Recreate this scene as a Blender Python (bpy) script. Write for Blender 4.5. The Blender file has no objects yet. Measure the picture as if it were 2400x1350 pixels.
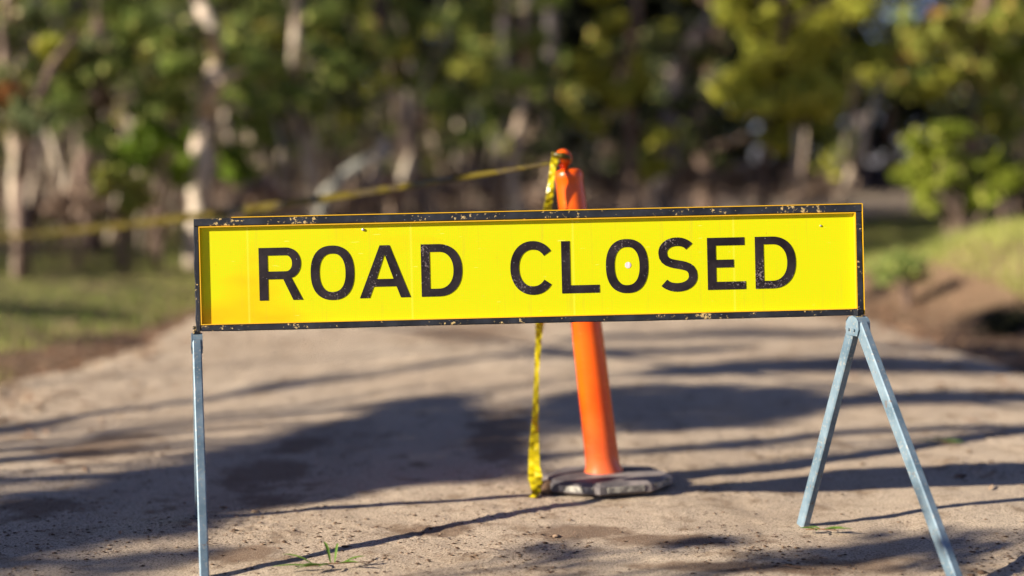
import bpy, math, random
import numpy as np
from mathutils import Vector, Matrix
from mathutils.geometry import tessellate_polygon
random.seed(7); RNG = np.random.default_rng(11)
S = bpy.context.scene; COL = S.collection; R = math.radians

# ---------------------------------------------------------------- camera
F = 2944.0; CH = 0.95; PITCH = math.atan(220 / F)
cam_d = bpy.data.cameras.new('camera'); cam = bpy.data.objects.new('camera', cam_d); COL.objects.link(cam)
cam_d.sensor_width = 36; cam_d.lens = F / 2400 * 36; cam_d.clip_start = 0.05; cam_d.clip_end = 900
cam.location = (0, 0, CH); cam.rotation_euler = (math.pi / 2 - PITCH, 0, 0)
cam_d.dof.use_dof = True; cam_d.dof.focus_distance = 3.38; cam_d.dof.aperture_fstop = 0.74
S.camera = cam
# ---------------------------------------------------------------- sky and sun
AZ, EL = R(24.0), R(22.0)
SUN = Vector((math.cos(EL) * math.cos(AZ), math.cos(EL) * math.sin(AZ), -math.sin(EL)))   # travel direction
w = bpy.data.worlds.new('World'); S.world = w; w.use_nodes = True
nt = w.node_tree; bg = nt.nodes['Background']; sky = nt.nodes.new('ShaderNodeTexSky')
sky.sky_type = 'NISHITA'; sky.sun_disc = False; sky.sun_elevation = EL; sky.sun_rotation = R(246)
sky.air_density = 1.0; sky.dust_density = 0.1; sky.ozone_density = 4.0
tint = nt.nodes.new('ShaderNodeMix'); tint.data_type = 'RGBA'; tint.blend_type = 'MULTIPLY'; tint.inputs[0].default_value = 1; tint.inputs[7].default_value = (1.0, 0.80, 0.98, 1)
nt.links.new(sky.outputs[0], tint.inputs[6]); nt.links.new(tint.outputs[2], bg.inputs[0]); bg.inputs[1].default_value = 0.052
sd = bpy.data.lights.new('sun', 'SUN'); so = bpy.data.objects.new('sun', sd); COL.objects.link(so)
sd.energy = 5.0; sd.angle = R(0.5); sd.color = (1.0, 0.90, 0.76)
so.rotation_euler = SUN.to_track_quat('-Z', 'Y').to_euler(); so.location = (-20, -9, 12)
S.view_settings.view_transform = 'Standard'; S.view_settings.look = 'None'
S.view_settings.exposure = 1.15; S.view_settings.gamma = 1
S.render.engine = 'CYCLES'; S.cycles.use_denoising = True; S.cycles.max_bounces = 6
S.cycles.transparent_max_bounces = 4; S.cycles.use_adaptive_sampling = False
try: S.cycles.denoiser = 'OPENIMAGEDENOISE'
except Exception: pass

# ---------------------------------------------------------------- helpers
def ray(px, py):
    a = (px - 1200) / F; b = (675 - py) / F; c, s = math.cos(PITCH), math.sin(PITCH)
    return Vector((a, c + b * s, -s + b * c))
def at(px, py, y):                          # the point seen at that photo pixel, y metres away
    d = ray(px, py); return Vector((0, 0, CH)) + d * (y / d.y)

def _h(i, j, s):
    n = np.sin(i * 127.1 + j * 311.7 + s * 74.7) * 43758.5453
    return n - np.floor(n)
def vnoise(x, y, s=0):
    i, j = np.floor(x), np.floor(y); u, v = x - i, y - j
    u = u * u * (3 - 2 * u); v = v * v * (3 - 2 * v)
    return (_h(i, j, s) * (1 - u) + _h(i + 1, j, s) * u) * (1 - v) + (_h(i, j + 1, s) * (1 - u) + _h(i + 1, j + 1, s) * u) * v
def fbm(x, y, o=4, s=0):
    r = 0; a = 0.5
    for k in range(o): r = r + a * (vnoise(x, y, s + k) - 0.5) * 2; x = x * 2.03; y = y * 2.03; a *= 0.5
    return r
def smooth(x, a, b):
    t = np.clip((x - a) / (b - a), 0, 1); return t * t * (3 - 2 * t)
def road_c(y): return 0.1 + 0.0196 * np.clip(y - 10, 0, 26) ** 2 + 1.02 * np.clip(y - 36, 0, 500)
def road_w(y): return 2.65 + 0.12 * np.sin(y * 0.7) + 0.38 * (1 - smooth(y, 6.2, 9.0))
def gz(x, y):                               # height of the land
    x = np.asarray(x, float); y = np.asarray(y, float)
    z = 0.010 * np.clip(x, -4, 4) + 0.02 * fbm(x * 0.35 + 3, y * 0.35, 3, 1)
    z = z + 0.043 * np.clip(y - 13, 0, 40) + 0.012 * np.clip(y - 53, 0, 300)
    d = x - road_c(y)
    z = z + 0.12 * smooth(-d, 2.7, 5) + 0.05 * np.clip(-d - 5, 0, 30) * smooth(y, 3, 9) * 0.5
    z = z + (0.62 * smooth(d, 2.9, 4.4) + 0.03 * np.clip(d - 4.6, 0, 20)) * smooth(y, 6.5, 11) * (1 - 0.85 * smooth(y, 11, 15))
    z = z + 0.05 * fbm(x * 0.9, y * 0.9, 3, 5) * smooth(np.abs(d), 2.6, 4)
    return z
def micro(x, y):                            # ruts and crumbs pressed in the sand
    rut = -0.010 * np.exp(-((x - road_c(y) + 0.9) / 0.22) ** 2) - 0.010 * np.exp(-((x - road_c(y) - 0.85) / 0.22) ** 2)
    clump = np.clip(fbm(x * 3.1 + 9, y * 3.1, 3, 20), 0, 1)
    return rut + 0.010 * fbm(x * 2.2, y * 2.2, 3, 9) + 0.006 * fbm(x * 9, y * 9, 3, 12) + clump * 0.016 * np.abs(fbm(x * 26, y * 26, 3, 15)) * 2 + 0.0022 * fbm(x * 60, y * 60, 2, 17)
def surf(x, y):
    d = abs(x - float(road_c(np.float64(y))))
    return float(gz(x, y)) + (float(micro(np.float64(x), np.float64(y))) + 0.012 if d < 2.4 else 0)
def gp(px, py):                             # where the view through that pixel meets the land
    d = ray(px, py); t = CH / -d.z
    for _ in range(12):
        p = d * t; z = float(gz(p.x, p.y)) + 0.012; t = (CH - z) / -d.z
    p = Vector((0, 0, CH)) + d * t; return p

def link(name, me, m=None, parent=None, smoothf=False):
    o = bpy.data.objects.new(name, me); COL.objects.link(o)
    if m is not None: me.materials.append(m)
    if parent is not None: o.parent = parent
    if smoothf:
        me.polygons.foreach_set('use_smooth', [True] * len(me.polygons))
    return o
def tag(o, label=None, cat=None, group=None, kind=None):
    if label: o['label'] = label
    if cat: o['category'] = cat
    if group: o['group'] = group
    if kind: o['kind'] = kind
    return o
def empty(name, loc, rz=0):
    o = bpy.data.objects.new(name, None); COL.objects.link(o); o.location = loc
    o.rotation_euler = (0, 0, rz); o.empty_display_size = 0.1; return o
def np_mesh(name, V, Q):                    # quads (n,4) or tris (n,3)
    V = np.asarray(V, np.float32); Q = np.asarray(Q, np.int32); k = Q.shape[1]
    me = bpy.data.meshes.new(name); me.vertices.add(len(V)); me.vertices.foreach_set('co', V.ravel())
    me.loops.add(Q.size); me.loops.foreach_set('vertex_index', Q.ravel())
    me.polygons.add(len(Q)); me.polygons.foreach_set('loop_start', np.arange(0, Q.size, k, dtype=np.int32))
    me.polygons.foreach_set('loop_total', np.full(len(Q), k, np.int32)); me.update(calc_edges=True); return me
class MB:
    def __init__(s): s.v = []; s.f = []
    def add(s, vs, fs):
        n = len(s.v); s.v += [tuple(v) for v in vs]; s.f += [tuple(i + n for i in f) for f in fs]; return s
    def box(s, a, b, ch=0.0):               # box with chamfered long edges
        (x0, y0, z0), (x1, y1, z1) = a, b
        c = ch
        if c <= 0:
            vs = [(x, y, z) for x in (x0, x1) for y in (y0, y1) for z in (z0, z1)]
            return s.add(vs, [(0, 1, 3, 2), (4, 6, 7, 5), (0, 4, 5, 1), (2, 3, 7, 6), (0, 2, 6, 4), (1, 5, 7, 3)])
        vs = []
        for x in (x0, x1):
            e = c if True else 0
            vs += [(x, y0 + e, z0), (x, y1 - e, z0), (x, y1, z0 + e), (x, y1, z1 - e), (x, y1 - e, z1), (x, y0 + e, z1), (x, y0, z1 - e), (x, y0, z0 + e)]
        fs = [tuple(range(7, -1, -1)), tuple(range(8, 16))] + [(i, (i + 1) % 8, 8 + (i + 1) % 8, 8 + i) for i in range(8)]
        return s.add(vs, fs)
    def tube(s, pts, rad, n=8, rough=0.0, cap=True):
        P = [Vector(p) for p in pts]; rs = rad if hasattr(rad, '__len__') else [rad] * len(P); vs = []; fs = []
        up = Vector((0.3, 0.8, 0.1))
        for i, p in enumerate(P):
            t = (P[min(i + 1, len(P) - 1)] - P[max(i - 1, 0)]).normalized()
            a = t.cross(up)
            if a.length < 0.15: a = t.cross(Vector((1, 0, 0)))
            a.normalize(); b = t.cross(a)
            for k in range(n):
                th = 2 * math.pi * k / n; r = rs[i] * (1 + rough * (random.random() - 0.5))
                vs.append(p + a * (math.cos(th) * r) + b * (math.sin(th) * r))
        for i in range(len(P) - 1):
            for k in range(n): fs.append((i * n + k, i * n + (k + 1) % n, (i + 1) * n + (k + 1) % n, (i + 1) * n + k))
        if cap: fs += [tuple(range(n - 1, -1, -1)), tuple(range((len(P) - 1) * n, len(P) * n))]
        return s.add(vs, fs)
    def beam(s, a, b, side, w1, w2, ch=0.002):   # rectangular tube a->b ; side = unit vector of width w1
        a, b, side = Vector(a), Vector(b), Vector(side).normalized(); t = (b - a).normalized(); o = t.cross(side).normalized(); side = o.cross(t)
        h, g = w1 / 2, w2 / 2; ring = [(h - ch, -g), (h, -g + ch), (h, g - ch), (h - ch, g), (-h + ch, g), (-h, g - ch), (-h, -g + ch), (-h + ch, -g)]
        vs = [p + side * u + o * v for p in (a, b) for u, v in ring]
        return s.add(vs, [tuple(range(7, -1, -1)), tuple(range(8, 16))] + [(i, (i + 1) % 8, 8 + (i + 1) % 8, 8 + i) for i in range(8)])
    def lathe(s, prof, n=40, M=None, rfun=None):
        vs = []; fs = []
        for r, z in prof:
            for k in range(n):
                th = 2 * math.pi * k / n; rr = r * (rfun(th, z) if rfun else 1); v = Vector((rr * math.cos(th), rr * math.sin(th), z)); vs.append(M @ v if M else v)
        for i in range(len(prof) - 1):
            for k in range(n): fs.append((i * n + k, i * n + (k + 1) % n, (i + 1) * n + (k + 1) % n, (i + 1) * n + k))
        fs += [tuple(range(n - 1, -1, -1)), tuple(range((len(prof) - 1) * n, len(prof) * n))]
        return s.add(vs, fs)
    def build(s, name, m=None, parent=None, smoothf=False):
        me = bpy.data.meshes.new(name); me.from_pydata(s.v, [], s.f); me.validate(); me.update()
        return link(name, me, m, parent, smoothf)

# ---------------------------------------------------------------- materials
def mat(name, base=(0.5, 0.5, 0.5), rough=0.6, metal=0.0, spec=0.5):
    m = bpy.data.materials.new(name); m.use_nodes = True; b = m.node_tree.nodes['Principled BSDF']
    b.inputs['Base Color'].default_value = (*base, 1); b.inputs['Roughness'].default_value = rough
    b.inputs['Metallic'].default_value = metal; b.inputs['Specular IOR Level'].default_value = spec
    return m, m.node_tree, b
def nd(t, typ, **k):
    n = t.nodes.new(typ)
    for a, v in k.items():
        if a in n.inputs.keys() if False else False: pass
        setattr(n, a, v)
    return n
def coords(t, scale=(1, 1, 1), out='Object'):
    c = t.nodes.new('ShaderNodeTexCoord'); m = t.nodes.new('ShaderNodeMapping'); m.inputs['Scale'].default_value = scale
    t.links.new(c.outputs[out], m.inputs[0]); return m.outputs[0]
def noise(t, vec, scale, detail=4, rough=0.6):
    n = t.nodes.new('ShaderNodeTexNoise'); n.inputs['Scale'].default_value = scale; n.inputs['Detail'].default_value = detail
    n.inputs['Roughness'].default_value = rough; t.links.new(vec, n.inputs['Vector']); return n.outputs['Fac']
def ramp(t, fac, stops):
    r = t.nodes.new('ShaderNodeValToRGB'); e = r.color_ramp.elements
    while len(e) < len(stops): e.new(0.5)
    for el, (p, c) in zip(e, stops): el.position = p; el.color = (*c, 1) if len(c) == 3 else c
    t.links.new(fac, r.inputs[0]); return r.outputs[0]
def mix(t, fac, a, b, mode='MIX'):
    m = t.nodes.new('ShaderNodeMix'); m.data_type = 'RGBA'; m.blend_type = mode
    for s, v in ((m.inputs[0], fac), (m.inputs[6], a), (m.inputs[7], b)):
        if hasattr(v, 'links'): t.links.new(v, s)
        elif isinstance(v, (int, float)): s.default_value = v
        else: s.default_value = (*v, 1)
    return m.outputs[2]
def bump(t, b, h, strength=0.3, dist=0.01):
    n = t.nodes.new('ShaderNodeBump'); n.inputs['Strength'].default_value = strength; n.inputs['Distance'].default_value = dist
    t.links.new(h, n.inputs['Height']); t.links.new(n.outputs[0], b.inputs['Normal'])
def g1(v): return (v, v, v)

# sand
SOIL = []
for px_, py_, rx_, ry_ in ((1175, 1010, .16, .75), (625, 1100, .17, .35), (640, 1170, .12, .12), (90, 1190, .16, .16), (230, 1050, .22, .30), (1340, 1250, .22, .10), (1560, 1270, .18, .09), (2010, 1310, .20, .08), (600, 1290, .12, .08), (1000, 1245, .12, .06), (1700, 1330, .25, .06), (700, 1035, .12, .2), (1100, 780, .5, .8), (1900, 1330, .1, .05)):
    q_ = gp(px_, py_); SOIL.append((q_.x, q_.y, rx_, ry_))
def sand_mat():
    m, t, b = mat('sand', rough=0.95, spec=0.15); v = coords(t)
    big = noise(t, v, 0.9, 5); mid = noise(t, v, 7, 6, 0.65); fine = noise(t, v, 170, 3, 0.7); gr = noise(t, v, 420, 2, 0.8)
    c = ramp(t, big, [(0.35, (0.58, 0.455, 0.325)), (0.65, (0.70, 0.57, 0.415))])
    soil = ramp(t, mid, [(0.54, g1(0)), (0.70, g1(1))])
    c = mix(t, soil, c, (0.25, 0.165, 0.095))
    sx = t.nodes.new('ShaderNodeSeparateXYZ'); t.links.new(v, sx.inputs[0]); wn = noise(t, v, 5, 5, 0.7)
    def mth(op, a, b_=0.0, c_=None):
        n_ = t.nodes.new('ShaderNodeMath'); n_.operation = op
        for k_, q_ in enumerate((a, b_) if c_ is None else (a, b_, c_)):
            if hasattr(q_, 'links'): t.links.new(q_, n_.inputs[k_])
            else: n_.inputs[k_].default_value = q_
        return n_.outputs[0]
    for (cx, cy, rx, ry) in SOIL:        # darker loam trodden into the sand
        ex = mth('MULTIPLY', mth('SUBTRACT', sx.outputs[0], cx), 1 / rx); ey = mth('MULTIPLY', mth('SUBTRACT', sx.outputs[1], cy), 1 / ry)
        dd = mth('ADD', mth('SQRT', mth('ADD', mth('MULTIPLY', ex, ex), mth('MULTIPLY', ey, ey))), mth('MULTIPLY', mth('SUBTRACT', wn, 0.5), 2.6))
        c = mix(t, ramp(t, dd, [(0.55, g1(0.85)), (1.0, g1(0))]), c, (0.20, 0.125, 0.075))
    ww = noise(t, coords(t, (2.2, 0.22, 1)), 1.6, 3); c = mix(t, ramp(t, ww, [(0.5, g1(0)), (0.72, g1(0.45))]), c, (0.36, 0.27, 0.185))
    c = mix(t, ramp(t, fine, [(0.38, g1(0.9)), (0.52, g1(0))]), c, (0.21, 0.145, 0.100))
    c = mix(t, ramp(t, gr, [(0.56, g1(0)), (0.68, g1(0.8))]), c, (0.78, 0.67, 0.53))
    t.links.new(c, b.inputs['Base Color'])
    a = t.nodes.new('ShaderNodeMath'); a.operation = 'MULTIPLY_ADD'; t.links.new(fine, a.inputs[0]); a.inputs[1].default_value = 1.0; t.links.new(gr, a.inputs[2])
    bump(t, b, a.outputs[0], 0.9, 0.006); return m
def verge_mat():
    m, t, b = mat('leaf_litter', rough=0.95, spec=0.1); v = coords(t)
    n1 = noise(t, v, 0.6, 5); n2 = noise(t, v, 4, 5, 0.7); n3 = noise(t, v, 40, 3)
    c = ramp(t, n1, [(0.42, (0.26, 0.18, 0.12)), (0.54, (0.24, 0.23, 0.09)), (0.66, (0.16, 0.20, 0.045))])
    c = mix(t, ramp(t, n2, [(0.5, g1(0)), (0.62, g1(0.7))]), c, (0.28, 0.18, 0.12))
    c = mix(t, ramp(t, n3, [(0.4, g1(0.8)), (0.55, g1(0))]), c, (0.07, 0.05, 0.03))
    sx = t.nodes.new('ShaderNodeSeparateXYZ'); t.links.new(v, sx.inputs[0])
    ab = t.nodes.new('ShaderNodeMath'); ab.operation = 'ABSOLUTE'
    of = t.nodes.new('ShaderNodeMath'); of.operation = 'ADD'; of.inputs[1].default_value = -0.45; t.links.new(sx.outputs[0], of.inputs[0]); t.links.new(of.outputs[0], ab.inputs[0])
    ad = t.nodes.new('ShaderNodeMath'); ad.operation = 'MULTIPLY_ADD'; t.links.new(n2, ad.inputs[0]); ad.inputs[1].default_value = 2.2; t.links.new(ab.outputs[0], ad.inputs[2])
    mb_ = t.nodes.new('ShaderNodeMapRange'); mb_.inputs[1].default_value = 4.4; mb_.inputs[2].default_value = 5.0; mb_.inputs[3].default_value = 0.9; mb_.inputs[4].default_value = 0; t.links.new(ad.outputs[0], mb_.inputs[0])
    c = mix(t, mb_.outputs[0], c, ramp(t, n3, [(0.35, (0.10, 0.06, 0.035)), (0.6, (0.30, 0.19, 0.12))]))
    mr = t.nodes.new('ShaderNodeMapRange'); mr.inputs[1].default_value = 16; mr.inputs[2].default_value = 23; t.links.new(sx.outputs[1], mr.inputs[0])
    c = mix(t, mr.outputs[0], c, ramp(t, n2, [(0.42, (0.16, 0.10, 0.07)), (0.56, (0.42, 0.31, 0.24))]))   # bark and leaf litter under the trees
    t.links.new(c, b.inputs['Base Color']); bump(t, b, n3, 0.8, 0.04); return m
def leaf_mat(name, dark, light, tip=None, trans=0.3, scale=0.9):
    m = bpy.data.materials.new(name); m.use_nodes = True; t = m.node_tree; b = t.nodes['Principled BSDF']; out = t.nodes['Material Output']
    v = coords(t); n = noise(t, v, scale, 3); wn = t.nodes.new('ShaderNodeTexWhiteNoise'); 
    geo = t.nodes.new('ShaderNodeNewGeometry')
    c = ramp(t, n, [(0.36, dark), (0.62, light)])
    rnd = geo.outputs['Random Per Island']
    c = mix(t, ramp(t, rnd, [(0.0, g1(0)), (1.0, g1(0.45))]), c, tuple(x * 0.45 for x in light))
    if tip: c = mix(t, ramp(t, rnd, [(0.86, g1(0)), (0.9, g1(0.85))]), c, tip)
    t.links.new(c, b.inputs['Base Color']); b.inputs['Roughness'].default_value = 0.6; b.inputs['Specular IOR Level'].default_value = 0.15
    tr = t.nodes.new('ShaderNodeBsdfTranslucent'); t.links.new(c, tr.inputs[0]); mx = t.nodes.new('ShaderNodeMixShader'); mx.inputs[0].default_value = trans
    t.links.new(b.outputs[0], mx.inputs[1]); t.links.new(tr.outputs[0], mx.inputs[2]); t.links.new(mx.outputs[0], out.inputs[0]); return m
def bark_mat(name, a, bcol, dk):
    m, t, b = mat(name, rough=0.85, spec=0.2); v = coords(t, (3, 3, 0.8)); n = noise(t, v, 1.6, 5, 0.6); n2 = noise(t, coords(t, (9, 9, 1.5)), 3, 4)
    c = ramp(t, n, [(0.40, a), (0.56, bcol)]); c = mix(t, ramp(t, n2, [(0.55, g1(0)), (0.68, g1(0.9))]), c, dk)
    t.links.new(c, b.inputs['Base Color']); bump(t, b, n2, 0.6, 0.02); return m

M = {}
M['sand'] = sand_mat(); M['verge'] = verge_mat()
M['pale'] = bark_mat('pale_bark', (0.62, 0.53, 0.40), (0.30, 0.22, 0.16), (0.14, 0.09, 0.06))
M['cream'] = bark_mat('cream_bark', (0.74, 0.64, 0.50), (0.55, 0.42, 0.32), (0.12, 0.08, 0.06))
M['tan'] = bark_mat('tan_bark', (0.27, 0.19, 0.14), (0.17, 0.115, 0.09), (0.05, 0.035, 0.025))
M['grey'] = bark_mat('grey_bark', (0.30, 0.26, 0.24), (0.18, 0.14, 0.13), (0.05, 0.04, 0.035))
M['dark'] = bark_mat('dark_bark', (0.09, 0.065, 0.05), (0.05, 0.035, 0.03), (0.02, 0.015, 0.012))
M['silver'] = bark_mat('silver_wood', (0.34, 0.34, 0.29), (0.27, 0.27, 0.23), (0.15, 0.14, 0.12))
M['gum'] = leaf_mat('gum_leaves', (0.103, 0.161, 0.046), (0.344, 0.436, 0.103), (0.750, 0.750, 0.230))
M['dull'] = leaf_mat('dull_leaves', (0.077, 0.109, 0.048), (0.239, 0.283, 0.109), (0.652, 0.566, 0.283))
M['bright'] = leaf_mat('bright_leaves', (0.13, 0.22, 0.018), (0.30, 0.42, 0.04), (0.48, 0.52, 0.14))
M['lime'] = leaf_mat('lime_leaves', (0.15, 0.20, 0.02), (0.33, 0.38, 0.045), (0.52, 0.50, 0.12))
M['yellow'] = leaf_mat('yellow_green_leaves', (0.233, 0.267, 0.037), (0.567, 0.567, 0.083), (0.750, 0.667, 0.117))
M['pgreen'] = leaf_mat('pale_green_leaves', (0.221, 0.276, 0.041), (0.524, 0.524, 0.124), (0.750, 0.442, 0.138))
M['rusty'] = leaf_mat('rusty_leaves', (0.28, 0.12, 0.04), (0.48, 0.22, 0.08), (0.55, 0.35, 0.10))
M['black'] = leaf_mat('shade_leaves', (0.006, 0.009, 0.005), (0.016, 0.020, 0.009), (0.05, 0.05, 0.02), 0.1)  # near-black leaf colour carries the shade under the canopy
M['brush'] = leaf_mat('dry_brush', (0.216, 0.135, 0.095), (0.486, 0.364, 0.270), (0.742, 0.634, 0.513), 0.15)
M['grass'] = leaf_mat('verge_grass', (0.150, 0.213, 0.037), (0.425, 0.450, 0.112), (0.625, 0.525, 0.250), 0.3, 0.5)
M['cast'] = leaf_mat('roadside_gum_leaves', (0.04, 0.06, 0.02), (0.08, 0.10, 0.03), None, 0.05)

# ---------------------------------------------------------------- ground and road
def axis(lo, hi, c, d0, grow):
    out = [c]; s = d0
    while out[-1] < hi: out.append(out[-1] + s); s *= grow
    neg = [c]; s = d0
    while neg[-1] > lo: neg.append(neg[-1] - s); s *= grow
    return np.array(neg[:0:-1] + out)
def grid_mesh(name, X, Y, Z):
    ny, nx = X.shape; V = np.stack([X, Y, Z], -1).reshape(-1, 3); i = np.arange(ny * nx).reshape(ny, nx)
    Q = np.stack([i[:-1, :-1], i[:-1, 1:], i[1:, 1:], i[1:, :-1]], -1).reshape(-1, 4); return np_mesh(name, V, Q)
xs = axis(-220, 220, 0, 0.12, 1.03); ys = axis(-60, 420, 6, 0.12, 1.025); X, Y = np.meshgrid(xs, ys)
d = np.abs(X - road_c(Y)); Z = gz(X, Y) - 0.10 * (1 - smooth(d - 0.38 * (1 - smooth(Y, 6.2, 9.0)), 1.9, 2.75))
tag(link('ground', grid_mesh('ground', X, Y, Z), M['verge'], None, True), kind='structure')
# road: one strip following its centre line, edges dip raggedly into the verge
us = np.linspace(-1.12, 1.12, 560); yr = axis(-14, 120, 3.4, 0.0065, 1.0095)
U, YR = np.meshgrid(us, yr); XR = road_c(YR) + U * road_w(YR)
edge = np.abs(U) + 0.13 * fbm(XR * 0.9, YR * 0.9, 4, 31) + 0.07 * fbm(XR * 4, YR * 4, 3, 33)
ZR = gz(XR, YR) + micro(XR, YR) + 0.012 - 0.14 * smooth(edge, 0.84, 1.12)
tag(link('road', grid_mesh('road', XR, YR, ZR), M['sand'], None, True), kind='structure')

# ---------------------------------------------------------------- road closed sign
SO = Vector((0.05227, 3.38637, 0.75279))
def rotM(r, yw, pt):
    c, s = math.cos, math.sin
    Ry = Matrix(((c(r), 0, s(r)), (0, 1, 0), (-s(r), 0, c(r)))); Rz = Matrix(((c(yw), -s(yw), 0), (s(yw), c(yw), 0), (0, 0, 1)))
    Rx = Matrix(((1, 0, 0), (0, c(pt), -s(pt)), (0, s(pt), c(pt)))); return Rz @ Rx @ Ry
sign = empty('road_sign', (SO.x, SO.y, 0))
tag(sign, 'yellow ROAD CLOSED board in a scuffed black frame on two galvanised folding stands', 'road sign')
SM = Matrix.Translation((0, 0, SO.z)) @ rotM(-0.021303, 0.032261, -0.066120).to_4x4()
def in_sign(o): o.parent = sign; o.matrix_local = SM.copy() if o.matrix_local == Matrix.Identity(4) else o.matrix_local; return o

def panel_mat():
    m, t, b = mat('reflective_yellow_sheet', rough=0.5, spec=0.15); v = coords(t)
    n = noise(t, coords(t, (1, 1, 2.2)), 2.2, 3, 0.5); sx = t.nodes.new('ShaderNodeSeparateXYZ'); t.links.new(v, sx.inputs[0]); ma = t.nodes.new('ShaderNodeMath'); ma.operation = 'MULTIPLY_ADD'
    t.links.new(sx.outputs[0], ma.inputs[0]); ma.inputs[1].default_value = 0.10; t.links.new(n, ma.inputs[2]); mz = t.nodes.new('ShaderNodeMath'); mz.operation = 'MULTIPLY_ADD'
    t.links.new(sx.outputs[2], mz.inputs[0]); mz.inputs[1].default_value = 0.55; t.links.new(ma.outputs[0], mz.inputs[2])
    c = ramp(t, mz.outputs[0], [(0.24, (0.66, 0.42, 0.002)), (0.40, (0.530, 0.615, 0.002))])
    vo = t.nodes.new('ShaderNodeTexVoronoi'); vo.inputs['Scale'].default_value = 190; vo.inputs['Randomness'].default_value = 0.12
    t.links.new(coords(t, (1, 0.001, 1.12)), vo.inputs['Vector'])
    c = mix(t, ramp(t, vo.outputs['Distance'], [(0.30, g1(0.0)), (0.62, g1(0.5))]), c, (0.80, 0.46, 0.004))
    sp = noise(t, v, 60, 2); c = mix(t, ramp(t, sp, [(0.74, g1(0)), (0.77, g1(0.6))]), c, (0.55, 0.30, 0.02))
    sc = noise(t, coords(t, (6, 1, 60)), 3, 2); c = mix(t, ramp(t, sc, [(0.70, g1(0)), (0.73, g1(0.35))]), c, (0.9, 0.85, 0.25))
    pp = t.nodes.new('ShaderNodeMath'); pp.operation = 'PINGPONG'; t.links.new(sx.outputs[0], pp.inputs[0]); pp.inputs[1].default_value = 0.2185   # joins in the sheeting
    mm = t.nodes.new('ShaderNodeMath'); mm.operation = 'ADD'; mm.inputs[1].default_value = 0.76; t.links.new(sx.outputs[0], mm.inputs[0]); t.links.new(mm.outputs[0], pp.inputs[0])
    c = mix(t, ramp(t, pp.outputs[0], [(0.0015, g1(0.28)), (0.004, g1(0))]), c, (0.80, 0.78, 0.10))
    dr = noise(t, coords(t, (26, 1, 1.6)), 2.0, 4, 0.6); c = mix(t, ramp(t, dr, [(0.58, g1(0)), (0.75, g1(0.30))]), c, (0.50, 0.36, 0.03))
    t.links.new(c, b.inputs['Base Color']); bump(t, b, vo.outputs['Distance'], 0.12, 0.0006); return m
def chipped_mat(name, base, chip, amount=0.62, sc=38):
    m, t, b = mat(name, rough=0.55, spec=0.22); v = coords(t)
    n = noise(t, v, sc, 6, 0.72); n2 = noise(t, coords(t, (1, 1, 1)), 9, 3); n3 = noise(t, v, 14, 4)
    c = ramp(t, n3, [(0.4, base), (0.66, tuple(x * 1.9 + 0.008 for x in base))])
    a = t.nodes.new('ShaderNodeMath'); a.operation = 'MULTIPLY_ADD'; t.links.new(n2, a.inputs[0]); a.inputs[1].default_value = 0.6; t.links.new(n, a.inputs[2])
    c = mix(t, ramp(t, a.outputs[0], [(amount + 0.165, g1(0)), (amount + 0.18, g1(1))]), c, chip)
    wv = noise(t, v, 120, 2); c = mix(t, ramp(t, wv, [(0.70, g1(0)), (0.73, g1(0.5))]), c, (0.35, 0.38, 0.42))
    t.links.new(c, b.inputs['Base Color']); bump(t, b, n, 0.25, 0.001); return m
M['panel'] = panel_mat(); M['frame'] = chipped_mat('scuffed_black_paint', (0.010, 0.012, 0.017), (0.52, 0.38, 0.16), 0.758, 90)
M['letter'] = chipped_mat('scuffed_black_lettering', (0.008, 0.005, 0.007), (0.16, 0.13, 0.13), 0.775, 160)
M['lip'] = mat('amber_bounce_edge', (0.74, 0.42, 0.01), 0.45)[0]  # yellow edge shifted to amber so it bounces warm light onto the shaded strip
def box_part(name, a, b, m, ch=0.0015, parent=None):
    return in_sign(MB().box(a, b, ch).build(name, m))
# panel lies 9 mm behind the face of the frame (local y = 0 is the lettering plane)
in_sign(MB().box((-0.892, 0.0012, -0.137), (0.886, 0.004, 0.134), 0).build('panel', M['panel']))
FY0, FY1 = -0.0085, 0.022
fr = MB()
def wob_bar(x0, x1, z0, z1, n=70, seed=0, horiz=True):    # slightly dented rail
    vs = []; fs = []
    for i in range(n + 1):
        u = i / n
        dv = 0.0022 * float(fbm(np.float64(u * 9 + seed), np.float64(seed), 3, 3)); dw = 0.0022 * float(fbm(np.float64(u * 11 + seed), np.float64(seed + 5), 3, 8))
        c = 0.0022
        if horiz: a0, a1, p = z0 + (dv if z0 < 0 and z1 < 0 else 0), z1 + (dw if z1 > 0 else 0), x0 + (x1 - x0) * u
        else: a0, a1, p = x0 + (dv * 1.5 if x0 < 0 else 0), x1 + (dw if x1 > 0 else 0), z0 + (z1 - z0) * u
        ring = [(a0 + c, FY0), (a1 - c, FY0), (a1, FY0 + c), (a1, FY1 - c), (a1 - c, FY1), (a0 + c, FY1), (a0, FY1 - c), (a0, FY0 + c)]
        for q, y in ring: vs.append((p, y, q) if horiz else (q, y, p))
    for i in range(n):
        for k in range(8): fs.append((i * 8 + k, i * 8 + (k + 1) % 8, (i + 1) * 8 + (k + 1) % 8, (i + 1) * 8 + k))
    fs += [tuple(range(7, -1, -1)), tuple(range(n * 8, n * 8 + 8))]; return vs, fs
fr = MB()
fr.add(*wob_bar(-0.9, 0.901, 0.1295, 0.1505, 90, 1)); fr.add(*wob_bar(-0.886, 0.884, -0.1515, -0.134, 90, 4))
fr.add(*wob_bar(-0.901, -0.8875, -0.150, 0.1290, 30, 9, False)); fr.add(*wob_bar(0.8845, 0.901, -0.150, 0.1290, 30, 13, False))
in_sign(fr.build('frame', M['frame']))
lp = MB()   # yellow inner return of the boxed edge and the bare outer rim
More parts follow.
